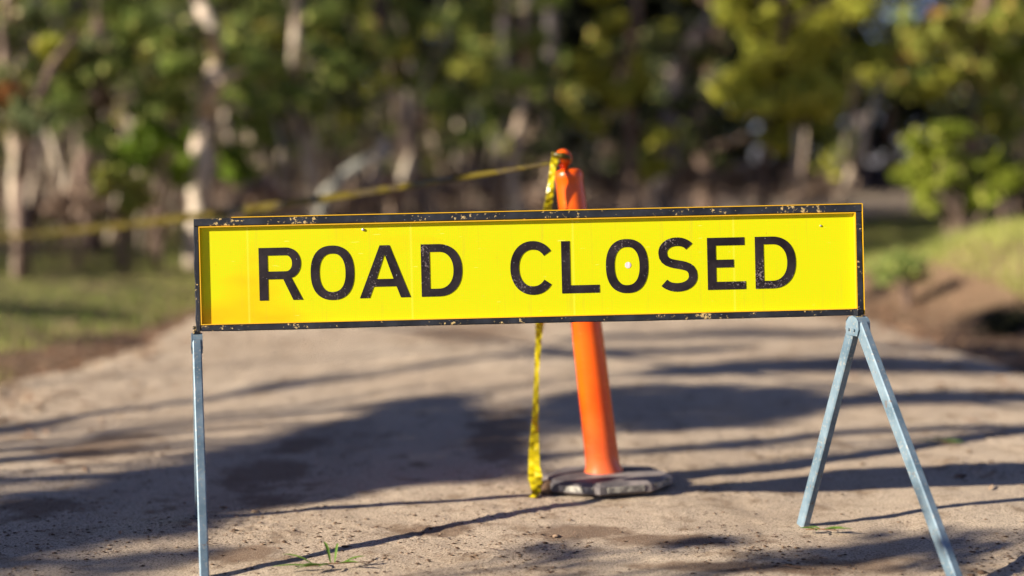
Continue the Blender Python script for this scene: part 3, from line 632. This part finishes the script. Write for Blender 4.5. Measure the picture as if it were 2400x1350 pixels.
tree('gum_tree', 'pale green tree with rusty patches filling the top right corner', 'tree', 17,
     [(2290, 560), (2280, 420), (2270, 280), (2290, 140), (2310, 0), (2320, -120)], 36,
     [(2290, 60, 80), (2370, 40, 60, 'lime'), (2380, 150, 70, 'lime'), (2280, 160, 70), (2200, 190, 60, 'yellow'), (2150, 110, 26, 'rusty'), (2210, 40, 22, 'rusty'), (2160, 90, 50), (2220, 60, 50), (2330, 240, 60, 'yellow'), (2210, 270, 55, 'dull')], 'pgreen', 'tan', group=GT, dens=1.5)
tree('gum_tree', 'thin pinkish tree with a forked pale branch at the far left edge', 'tree', 13,
     [(52, 600), (45, 520), (40, 420), (38, 330), (20, 220), (10, 100), (30, -60)], 40,
     [(100, 40, 46), (130, 110, 40, 'yellow'), (50, 80, 36), (20, 230, 18, 'rusty'), (215, 120, 34)], 'dull', 'pale', group=GT, dens=0.7)
tree('gum_tree', 'tan multi-coloured trunk between the left edge and the lime bush', 'tree', 16,
     [(215, 540), (210, 470), (205, 400), (215, 300), (240, 180), (230, 60), (250, -80)], 50,
     [(250, 165, 44), (290, 130, 40), (170, 190, 40, 'black'), (390, 180, 62, 'dull'), (380, 240, 50)], 'gum', 'tan', group=GT, dens=0.7)
tree('gum_tree', 'brown twin trunk just left of the grey-brown tree on the right', 'tree', 24,
     [(1650, 560), (1655, 430), (1640, 330), (1660, 200), (1690, 20)], 44,
     [(1730, 330, 45), (1690, 390, 30), (1830, 330, 45)], 'dull', 'tan', group=GT, dens=0.8)
tree('gum_tree', 'slim brown tree between the right-hand grey trunk and the lime bush', 'tree', 37,
     [(2072, 455), (2080, 420), (2090, 330), (2080, 200), (2095, 60)], 30,
     [(2100, 230, 40), (2130, 170, 36), (2090, 300, 34)], 'dull', 'tan', group=GT, dens=0.7, extra=1)
# bushes
shrub('bush', 'bright green bush left of the pale trunk above the left end of the board', 14, 370, 560,
      [(320, 320, 52), (360, 300, 48), (410, 330, 58), (350, 370, 60), (430, 390, 52), (300, 380, 40)], 'bright')
shrub('bush', 'dull olive low bush below the bright green bush on the left', 13.5, 290, 580, [(270, 430, 50), (330, 440, 46), (290, 480, 40)], 'pgreen')
shrub('bush', 'small bright green bush right of the pale trunk on the left', 15, 560, 540, [(550, 350, 36), (570, 400, 36), (540, 400, 30)], 'bright')
shrub('bush', 'lime green bush beside the road at the right', 13, 2260, 590,
      [(2170, 320, 50), (2230, 310, 46), (2190, 370, 62), (2250, 380, 64), (2320, 400, 46), (2140, 410, 40), (2210, 430, 48), (2180, 460, 40), (2260, 465, 46), (2330, 450, 50), (2380, 420, 45)], 'lime')
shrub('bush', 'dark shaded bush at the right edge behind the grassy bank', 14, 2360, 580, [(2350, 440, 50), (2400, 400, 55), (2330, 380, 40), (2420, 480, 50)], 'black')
shrub('bush', 'low green shrub on the grassy bank right of the board', 10, 2120, 660, [(2110, 610, 38), (2150, 640, 30), (2080, 640, 26)], 'gum', leafsize=0.05)
shrub('bush', 'dark shadowed shrub at the foot of the bank by the right edge', 8.3, 2360, 850, [(2330, 800, 45), (2390, 790, 50), (2430, 820, 55)], 'black', leafsize=0.05)
bp = [(620, 470, 14), (900, 455, 15), (1100, 440, 18), (1400, 440, 22), (1620, 430, 20), (1740, 420, 21), (1850, 440, 19), (180, 480, 14), (1310, 460, 17), (1930, 450, 18), (110, 500, 15), (830, 490, 18)]
bl = ['left of the slender pale trunk', 'under the diagonal grey log', 'left of the hanging tape', 'right of the bollard top', 'at the foot of the dark leaning tree', 'under the big yellow-green tree', 'right of the bare patch under the yellow-green tree',
      'near the left edge', 'behind the bollard knob', 'near the right end of the board', 'between the forked branch tree and the tan trunk', 'behind the stretched tape']
for (px, py, y), l in zip(bp, bl):
    shrub('dry_shrub', 'dry brownish brush ' + l, y, px, py + 60, [(px - 40, py + 5, 30), (px + 40, py, 32), (px, py - 25, 30)], 'brush', 'shrub', 'dry brush under the gum trees', 0.11, 0.8)
# fallen pale log leaning between the trunks
a = at(762, 455, 15.5); b = at(915, 352, 15.8); a2 = at(735, 560, 15.4); a2.z = float(gz(a2.x, a2.y))
lg = MB(); lg.tube([a2, a, at(815, 405, 15.6), at(860, 375, 15.7), b], [0.07, 0.065, 0.07, 0.075, 0.055], 9, 0.15)
lg.v = [tuple(Vector(v) - a2) for v in lg.v]; lo = lg.build('fallen_branch', M['silver'], None, True); lo.location = a2
tag(lo, 'bare silver-grey branch slanting up between two trunks above the board', 'branch')
fk = MB(); y0 = 12.6; k0 = at(45, 420, y0); fk.tube([k0, at(62, 262, y0), at(20, 170, y0), at(0, 60, y0)], [0.06, 0.055, 0.045, 0.03], 8, 0.15); fk.tube([at(62, 262, y0), at(105, 205, y0), at(125, 150, y0), at(180, 80, y0)], [0.055, 0.05, 0.04, 0.03], 8, 0.15)
kb = Vector((k0.x, k0.y, float(gz(k0.x, k0.y)) - 0.03)); fk.tube([kb, k0], [0.08, 0.06], 8, 0.15); fk.v = [tuple(Vector(v) - kb) for v in fk.v]
fo = fk.build('dead_tree', M['tan'], None, True); fo.location = kb; tag(fo, 'bare forked dead sapling at the left edge of the picture', 'tree')

# ---------------------------------------------------------------- far wood: one mass of trunks and leaves
Cs = []; rng = np.random.default_rng(3)
n = 8500; ang = rng.uniform(-0.75, 0.75, n); dist = rng.uniform(30, 62, n); xx = dist * np.tan(ang); hh = rng.random(n) ** 0.8 * 15
keep = ~((xx / dist > 0.25) & (xx / dist < 0.36) & (hh > 5.2)) & ~((np.abs(xx - road_c(dist)) < 4.0) & (hh < 5) & (dist < 42)); xx, dist, hh = xx[keep], dist[keep], hh[keep]
Cs = np.stack([xx, dist, hh + gz(xx, dist)], 1)
V, Q = leaf_arrays(Cs, 24, 1.3, 0.50, 0.6, rng)
tk = MB()
for i in range(46):
    yy = random.uniform(24, 55); x_ = yy * math.tan(random.uniform(-0.65, 0.65))
    if abs(x_ - float(road_c(np.float64(yy)))) < 3.2 or 0.26 < x_ / yy < 0.37: continue
    z_ = float(gz(x_, yy)); hgt = random.uniform(5, 12); ln = random.uniform(-0.9, 0.9)
    tk.tube([(x_, yy, z_ - 0.1), (x_ + ln * 0.3, yy, z_ + hgt * 0.35), (x_ + ln, yy, z_ + hgt * 0.7), (x_ + ln * 1.3, yy, z_ + hgt)], [0.17, 0.14, 0.10, 0.05], 6, 0.1)
wd_ = empty('wood', (0, 30, float(gz(0, 30)))); tag(wd_, 'dark far wood of trees standing behind the nearer gum trees', 'wood', None, 'stuff')
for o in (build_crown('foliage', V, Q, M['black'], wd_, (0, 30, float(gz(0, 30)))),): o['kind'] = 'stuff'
tk.v = [tuple(Vector(v) - wd_.location) for v in tk.v]; o = tk.build('trunks', M['grey'], wd_, True); o['kind'] = 'stuff'

# understorey: leaf scraps, suckers and dead brush nobody could count
rng = np.random.default_rng(21); ub = Vector((0, 20, float(gz(0, 20)))); ug = empty('undergrowth', ub); tag(ug, 'mixed green suckers and dry scrub filling the gaps between the gum trees', 'undergrowth', None, 'stuff')
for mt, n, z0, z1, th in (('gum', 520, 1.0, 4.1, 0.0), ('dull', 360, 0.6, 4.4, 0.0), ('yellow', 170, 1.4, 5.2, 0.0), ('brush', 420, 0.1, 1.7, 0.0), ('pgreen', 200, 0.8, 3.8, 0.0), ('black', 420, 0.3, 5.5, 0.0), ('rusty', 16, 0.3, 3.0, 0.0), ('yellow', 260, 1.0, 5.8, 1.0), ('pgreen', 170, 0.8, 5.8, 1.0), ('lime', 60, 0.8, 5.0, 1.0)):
    yy = rng.uniform(16.5, 29, n); xx = yy * (rng.uniform(0.15, 0.6, n) if th else rng.uniform(-0.55, 0.55, n)); zz = z0 + (z1 - z0) * rng.random(n)
    ok = (np.abs(xx - road_c(yy)) > 2.8) & ~((xx / yy > 0.27) & (xx / yy < 0.345) & (zz < 2.2)); xx, yy, zz = xx[ok], yy[ok], zz[ok]
    V, Q = leaf_arrays(np.stack([xx, yy, zz + gz(xx, yy)], 1), 44, 0.14 + 0.26 * rng.random(len(xx)), 0.11, 0.5, rng)
    o = build_crown('foliage', V, Q, M[mt], ug, ub); o['kind'] = 'stuff'
st2 = MB()
for i in range(120):
    y = random.uniform(16.5, 28); x = y * random.uniform(-0.5, 0.5)
    if abs(x - float(road_c(np.float64(y)))) < 2.8 or 0.265 < x / y < 0.36: continue
    z = float(gz(x, y)); L = random.uniform(0.8, 4.5); a = random.uniform(-0.35, 0.35)
    st2.tube([(x, y, z - 0.05), (x + a * L * 0.4, y, z + L * 0.5), (x + a * L, y, z + L)], [0.03, 0.022, 0.008], 5)
for i in range(170):                        # pale stumps and stems standing low in the scrub
    y = random.uniform(15.5, 24); x = y * random.uniform(-0.42, 0.26)
    if abs(x - float(road_c(np.float64(y)))) < 2.6: continue
    z = float(gz(x, y)); L = random.uniform(0.5, 2.3); a = random.uniform(-0.3, 0.3); q_ = random.uniform(0.03, 0.085)
    st2.tube([(x, y, z - 0.05), (x + a * L * 0.4, y, z + L * 0.5), (x + a * L, y, z + L)], [q_, q_ * 0.85, q_ * 0.6], 6, 0.15)
st2.v = [tuple(Vector(v) - ub) for v in st2.v]; o = st2.build('stems', M['pale'], ug, True); o['kind'] = 'stuff'

# ---------------------------------------------------------------- verge grass
rng = np.random.default_rng(5); GV = []
def blades(n, xf, yl, hgt, w_):
    y = yl[0] + (yl[1] - yl[0]) * rng.random(n) ** 1.0; x = xf(y, rng.random(n)); d = np.abs(x - road_c(y)); pch = fbm(x * 0.7, y * 0.7, 3, 41)
    ok = (d > 2.75) & (pch > 0.10 - 0.4 * smooth(d, 2.6, 3.5) + 0.35 * (rng.random(n) - 0.5)); x, y = x[ok], y[ok]; n = len(x); z = gz(x, y)
    a = rng.random(n) * 6.283; dx, dy = np.cos(a) * w_, np.sin(a) * w_; h = hgt * (0.5 + rng.random(n)); lx, ly = rng.normal(size=n) * 0.5 * h, rng.normal(size=n) * 0.5 * h
    return np.stack([np.stack([x - dx, y - dy, z - 0.01], 1), np.stack([x + dx, y + dy, z - 0.01], 1), np.stack([x + lx, y + ly, z + h], 1)], 1).reshape(-1, 3)
GV.append(blades(42000, lambda y, u: road_c(y) - 2.7 - u * (3 + y * 0.35), (5, 22), 0.07, 0.006))
GV.append(blades(30000, lambda y, u: road_c(y) + 3.6 + u * (1 + y * 0.3), (6.5, 13), 0.08, 0.006))
GV.append(blades(26000, lambda y, u: road_c(y) + 2.9 + u * (2 + y * 0.3), (13, 24), 0.08, 0.006))
GV = np.concatenate(GV); tag(link('grass', np_mesh('grass', GV, np.arange(len(GV)).reshape(-1, 3)), M['grass']), 'short grass and litter growing on both road verges', 'grass', None, 'stuff')

# ---------------------------------------------------------------- roadside trees left of the picture: their shade falls on the road
def up_sun(p, t): return Vector(p) - SUN * t
def in_poly(x, y, P):
    c = False; j = len(P) - 1
    for i in range(len(P)):
        if (P[i][1] > y) != (P[j][1] > y) and x < (P[j][0] - P[i][0]) * (y - P[i][1]) / (P[j][1] - P[i][1]) + P[i][0]: c = not c
        j = i
    return c
def ground_poly(P): return [(q.x, q.y) for q in (gp(a, b) for a, b in P)]
def shade_tree(label, polys, strokes, t):
    Cs = []; limbs_ = []
    for P, dens, rad in polys:
        G = ground_poly(P); x0, x1 = min(a for a, b in G), max(a for a, b in G); y0, y1 = min(b for a, b in G), max(b for a, b in G)
        for _ in range(int((x1 - x0) * (y1 - y0) * dens)):
            x, y = random.uniform(x0, x1), random.uniform(y0, y1)
            if in_poly(x, y, G): Cs.append((up_sun((x, y, 0), t + random.uniform(-1.2, 1.2)), rad))
    for P, wd in strokes:
        G = [gp(a, b) for a, b in P]; limbs_.append(([up_sun(q, t + 0.25 * math.sin(i * 2.0)) for i, q in enumerate(G)], wd / 2))
    allp = [c for c, r in Cs] + [p for L, r in limbs_ for p in L]; cx = sum(p.x for p in allp) / len(allp); cy = sum(p.y for p in allp) / len(allp)
    base = Vector((cx - 1.5, cy - 0.5, float(gz(cx - 1.5, cy - 0.5)) - 0.1)); root = empty('gum_tree', base); tag(root, label, 'tree', 'gum trees beside the camera')
    tb = MB(); crotch = Vector((cx - 1.0, cy - 0.2, max(1.2, min(p.z for p in allp) - 1.0))); tb.tube([base, base.lerp(crotch, 0.5) + Vector((0.1, 0, 0)), crotch], [0.16, 0.13, 0.11], 10, 0.1)
    for L, r in limbs_:
        tb.tube(L, [r * (1.0 + 0.25 * math.sin(i * 1.9)) for i in range(len(L))], 7, 0.2); k = L[0] if (L[0] - crotch).length < (L[-1] - crotch).length else L[-1]; limb(tb, crotch, k, 0.03, 0.016, 0.02, 4, 0.02)
    for c, r in Cs[::max(1, len(Cs) // 8)]: limb(tb, crotch, c, 0.025, 0.008, 0.02, 4, 0.03)
    tb.v = [tuple(Vector(v) - base) for v in tb.v]; tb.build('trunk', M['tan'], root, True)
    if Cs:
        V, Q = leaf_arrays(np.array([c for c, r in Cs]), 14, np.array([r for c, r in Cs]), 0.09, 0.6); build_crown('crown', V, Q, M['cast'], root, base)
    return root
shade_tree('leafy gum tree left of the camera shading the middle of the road', [
    ([(-200, 1225), (0, 1188), (150, 1150), (350, 1098), (520, 1058), (700, 1012), (900, 958), (1010, 930), (1085, 925), (1120, 990), (1130, 1080), (1100, 1120), (900, 1140), (600, 1185), (300, 1240), (0, 1290), (-200, 1330)], 190, 0.10),
    ([(-200, 1330), (0, 1290), (300, 1240), (600, 1190), (420, 1300), (200, 1350), (-200, 1480)], 75, 0.09)], [], 8.5)
shade_tree('thin-limbed gum tree left of the camera', [], [
    ([(-100, 1035), (0, 1015), (200, 975), (450, 935), (620, 905), (850, 868), (1120, 838)], 0.06),
    ([(420, 985), (530, 968), (700, 948), (860, 920), (1050, 900)], 0.05), ([(700, 840), (900, 825), (1150, 805)], 0.04), ([(60, 1060), (300, 1010), (420, 1000)], 0.05)], 10)
shade_tree('gum tree left of the camera with long level limbs', [
    ([(1290, 930), (1450, 905), (1700, 900), (1950, 915), (1990, 950), (1850, 985), (1600, 1005), (1420, 1010), (1290, 985)], 110, 0.10),
    ([(1130, 1000), (1210, 960), (1260, 1010), (1250, 1100), (1150, 1120)], 150, 0.08)], [
    ([(1230, 828), (1450, 826), (1700, 818)], 0.26), ([(1650, 862), (1900, 852), (2150, 858), (2450, 862)], 0.42),
    ([(1950, 938), (2150, 932), (2450, 935)], 0.24), ([(1500, 1060), (1750, 1035), (2000, 1010), (2200, 1004), (2450, 1002)], 0.11),
    ([(1560, 1118), (1750, 1085), (1950, 1058), (2110, 1040)], 0.045), ([(2100, 1032), (2250, 1022), (2450, 1012)], 0.05),
    ([(1500, 880), (1750, 872)], 0.12), ([(1400, 790), (1700, 780), (1950, 782)], 0.30), ([(2000, 812), (2200, 815), (2400, 826)], 0.14)], 11)
shade_tree('young leafy gum tree close behind the camera', [
    ([(1560, 1370), (1700, 1322), (1900, 1282), (2150, 1245), (2420, 1232), (2420, 1290), (2300, 1420), (1560, 1450)], 32, 0.13),
    ([(1150, 1310), (1500, 1262), (1700, 1245), (1850, 1240), (1500, 1310), (1200, 1345)], 40, 0.08)], [], 6.5)
shade_tree('gum tree on the left verge beside the camera', [
    ([(-50, 598), (200, 606), (450, 612), (450, 655), (200, 648), (-50, 640)], 40, 0.12), ([(-50, 700), (150, 715), (330, 738), (300, 752), (100, 738), (-50, 735)], 60, 0.10),
    ([(2240, 760), (2330, 745), (2480, 750), (2480, 880), (2330, 850), (2270, 810)], 60, 0.10)], [
    ([(2040, 700), (2200, 665), (2450, 600)], 0.16), ([(-50, 800), (150, 790), (350, 800)], 0.12), ([(2060, 545), (2200, 520)], 0.2)], 17)
# tall trees further up the left verge; their shade keeps the wood dark
def tall_tree(x, y, hgt, label, seed):
    rng = np.random.default_rng(seed); base = Vector((x, y, float(gz(x, y)) - 0.1)); root = empty('gum_tree', base); tag(root, label, 'tree', 'tall gum trees up the left verge'); tb = MB()
    pts = [base + Vector((0.3 * math.sin(k + seed), 0.3 * math.cos(k), hgt * 0.8 * k / 4)) for k in range(5)]; tb.tube(pts, [0.28, 0.24, 0.2, 0.14, 0.08], 9, 0.1); Cs = []
    for k in range(11):
        c = Vector((x + rng.normal() * 1.7, y + rng.normal() * 1.7, hgt * (0.58 + 0.42 * rng.random()))); limb(tb, pts[min(4, 1 + k % 4)], c, 0.07, 0.015, 0.05); Cs.append(blob_centres(c, 1.3, 16, rng))
    tb.v = [tuple(Vector(v) - base) for v in tb.v]; tb.build('trunk', M['pale'], root, True)
    V, Q = leaf_arrays(np.concatenate(Cs), 22, 0.42, 0.19, 0.5, rng); build_crown('crown', V, Q, M['gum'], root, base)
for i, (x, y, h_) in enumerate([(-24, 9, 18), (-21, 12, 19), (-27, 13, 17), (-17, 10, 19)]):
    tall_tree(x, y, h_, 'tall gum tree up the left verge, outside the picture', 50 + i)

# ---------------------------------------------------------------- small things on the sand
rng = np.random.default_rng(9)
def debris():
    ico = np.array([(0, 0, 1), (0.9, 0, 0.2), (0.28, 0.85, 0.15), (-0.73, 0.53, 0.25), (-0.73, -0.53, 0.1), (0.28, -0.85, 0.2), (0, 0, -0.5)])
    T = np.array([(0, 1, 2), (0, 2, 3), (0, 3, 4), (0, 4, 5), (0, 5, 1), (6, 2, 1), (6, 3, 2), (6, 4, 3), (6, 5, 4), (6, 1, 5)])
    n = 90000; y = 2.7 + rng.random(n) ** 1.6 * 5.5; x = (rng.random(n) * 2 - 1) * (0.3 + y * 0.5)
    pch = fbm(x * 3.1 + 9, y * 3.1, 3, 20); spot = 1.2 * np.exp(-((x - 0.35) / 0.5) ** 2 - ((y - 3.3) / 0.25) ** 2) + 0.9 * np.exp(-((x + 0.7) / 0.3) ** 2 - ((y - 3.35) / 0.3) ** 2) + np.exp(-((x - 0.85) / 0.25) ** 2 - ((y - 3.25) / 0.15) ** 2)
    keep = rng.random(n) < np.clip(0.03 + np.clip(pch + 0.05, 0, 1) * 1.5 + spot * np.clip(pch + 0.35, 0, 1) * 2, 0.02, 1); x, y = x[keep], y[keep]; n = len(x)
    z = gz(x, y) + micro(x, y) + 0.012; s = 0.0010 + 0.0048 * rng.random(n) ** 6
    s = np.where(rng.random(n) < 0.002, 0.008 + 0.004 * rng.random(n), s)
    J = ico[None] * (0.7 + 0.6 * rng.random((n, 7, 1))) * s[:, None, None] * np.array([1.5, 1, 0.5]); V = J + np.stack([x, y, z + s * 0.2], 1)[:, None]
    return V.reshape(-1, 3), (T[None] + 7 * np.arange(n)[:, None, None]).reshape(-1, 3)
V, Q = debris(); m, t, b = mat('soil_crumbs', rough=0.95, spec=0.1)
t.links.new(ramp(t, t.nodes.new('ShaderNodeNewGeometry').outputs['Random Per Island'], [(0.3, (0.07, 0.042, 0.028)), (0.7, (0.15, 0.095, 0.06)), (0.97, (0.26, 0.18, 0.12))]), b.inputs['Base Color'])
tag(link('soil_crumbs', np_mesh('soil_crumbs', V, Q), m), 'scattered brown soil crumbs and grit lying on the sand', 'grit', None, 'stuff')
tw = MB()
for i in range(420):
    y = 2.8 + random.random() ** 1.5 * 3; x = random.uniform(-0.46, 0.46) * y; a = random.random() * 6.28; L = random.uniform(0.006, 0.03) * (3 if random.random() < 0.06 else 1); z = surf(x, y) + 0.002
    tw.tube([(x, y, z), (x + math.cos(a) * L * .5, y + math.sin(a) * L * .5, z + 0.002 + L * .06), (x + math.cos(a + .3) * L, y + math.sin(a + .3) * L, z + .001)], [0.0007, 0.0010, 0.0006], 4)
m, t, b = mat('dry_twig', (0.10, 0.055, 0.035), 0.8); tag(tw.build('twig_litter', m), 'tiny dark twigs and needles strewn over the sand', 'twig litter', None, 'stuff')
M['leafg'] = leaf_mat('fresh_gum_leaf', (0.09, 0.19, 0.03), (0.22, 0.36, 0.06), None, 0.25, 30)
M['stem'] = mat('leaf_stem', (0.25, 0.12, 0.05), 0.6)[0]
def leaf_sprig(px, py, label, leaves, stem_len=0.14, sa=0.3):
    p = gp(px, py); p.z = surf(p.x, p.y) + 0.003; root = empty('leaf_sprig', p); tag(root, label, 'leaf sprig', 'fallen gum leaf sprigs')
    MB().tube([(-stem_len * .4 * math.cos(sa), -stem_len * .4 * math.sin(sa), 0.012), (0, 0, 0.014), (stem_len * .7 * math.cos(sa), stem_len * .7 * math.sin(sa), 0.010)], [0.0015, 0.0018, 0.0009], 6).build('stem', M['stem'], root)
    for (ox, ang, L, wdt, rise) in leaves:
        lm = MB(); vs = []; n = 9; bx = Vector((ox * math.cos(sa), ox * math.sin(sa), 0.013)); dr = Vector((math.cos(ang), math.sin(ang), 0)); sd_ = Vector((-dr.y, dr.x, 0))
        for i in range(n + 1):
            t = i / n; ww = wdt * math.sin(math.pi * min(1, t * 0.96 + 0.03)) ** 0.8 * (1 - 0.3 * t); c = bx + dr * (L * t) + Vector((0, 0, rise * math.sin(t * 1.7) * L)) + sd_ * (0.10 * L * t * t)
            vs += [c - sd_ * ww / 2 + Vector((0, 0, ww * .25)), c, c + sd_ * ww / 2 + Vector((0, 0, ww * .25))]
        fs = [(i * 3 + k, i * 3 + k + 1, i * 3 + k + 4, i * 3 + k + 3) for i in range(n) for k in range(2)]
        lm.add(vs, fs); lm.build('leaf', M['leafg'], root, True)
leaf_sprig(775, 1335, 'green gum leaf sprig lying in the foreground between the left leg and the bollard', [(-0.05, 3.3, 0.10, 0.012, 0.05), (-0.04, 2.8, 0.09, 0.011, 0.25), (-0.02, 3.6, 0.07, 0.012, 0.1), (0.0, 2.0, 0.05, 0.010, 0.9), (0.01, 1.3, 0.030, 0.008, 1.5), (0.03, 0.25, 0.06, 0.013, 0.2), (0.02, -0.5, 0.06, 0.013, 0.15), (-0.01, -2.6, 0.09, 0.012, 0.05), (0.0, -2.2, 0.05, 0.014, 0.1)], 0.16, 0.3)
leaf_sprig(1915, 1243, 'flat green gum leaves by the right stand\'s rear foot', [(0, 3.0, 0.05, 0.014, 0.05), (0.01, 2.5, 0.035, 0.012, 0.1), (0.02, 0.1, 0.06, 0.014, 0.05), (0.03, -0.2, 0.07, 0.012, 0.05), (0, -2.0, 0.03, 0.012, 0.1)], 0.08, 0.0)
leaf_sprig(2205, 1046, 'blurred green leaves on the sunlit sand behind the right stand', [(0, 3.0, 0.09, 0.020, 0.05), (0, 0.3, 0.07, 0.024, 0.1), (0.02, -0.6, 0.06, 0.022, 0.1), (0.01, 2.2, 0.05, 0.02, 0.2)], 0.08, -0.2)
rng = np.random.default_rng(77)   # fallen leaves, thick along the road edges
n = 16000; y = 3 + rng.random(n) ** 1.3 * 17; side = np.where(rng.random(n) < 0.5, -1, 1); d = np.abs(rng.normal(size=n)) * 0.55; x = road_c(y) + side * (2.75 + np.where(rng.random(n) < 0.6, -d, d * 1.5))
inner = np.abs(x - road_c(y)) < 2.2; keep = ~inner | (rng.random(n) < 0.25); x, y = x[keep], y[keep]; n = len(x)
z = gz(x, y) + np.where(np.abs(x - road_c(y)) < 2.3, micro(x, y) + 0.012, 0.0) + 0.004; a = rng.random(n) * 6.283; L = 0.018 + 0.035 * rng.random(n); W_ = L * 0.16
ca, sa = np.cos(a), np.sin(a); up_ = rng.random(n) * 0.012
V = np.stack([np.stack([x - ca * L, y - sa * L, z], 1), np.stack([x + sa * W_, y - ca * W_, z + up_], 1), np.stack([x + ca * L, y + sa * L, z + up_ * 0.5], 1), np.stack([x - sa * W_, y + ca * W_, z + up_ * 0.3], 1)], 1).reshape(-1, 3)
m, t, b = mat('dead_leaf', rough=0.8, spec=0.2); t.links.new(ramp(t, t.nodes.new('ShaderNodeNewGeometry').outputs['Random Per Island'], [(0.1, (0.14, 0.07, 0.04)), (0.5, (0.30, 0.16, 0.09)), (0.9, (0.42, 0.30, 0.19))]), b.inputs['Base Color'])
tag(link('leaf_litter', np_mesh('leaf_litter', V, np.arange(4 * n).reshape(-1, 4)), m), 'fallen brown gum leaves gathered along both edges of the sandy road', 'leaf litter', None, 'stuff')
# clod of earth by the tape's end
cp = gp(1280, 1152); cp.z = surf(cp.x, cp.y)
cl = MB().lathe([(0.034, -0.006), (0.036, 0.008), (0.028, 0.024), (0.014, 0.036), (0.003, 0.040)], 14, None, lambda th, z: 1 + 0.22 * math.sin(3 * th + 60 * z) + 0.1 * math.sin(7 * th)).build('earth_clod', mat('brown_earth', (0.13, 0.075, 0.04), 0.95)[0], None, True)
cl.location = cp; tag(cl, 'brown clod of earth between the tape end and the bollard base', 'clod')
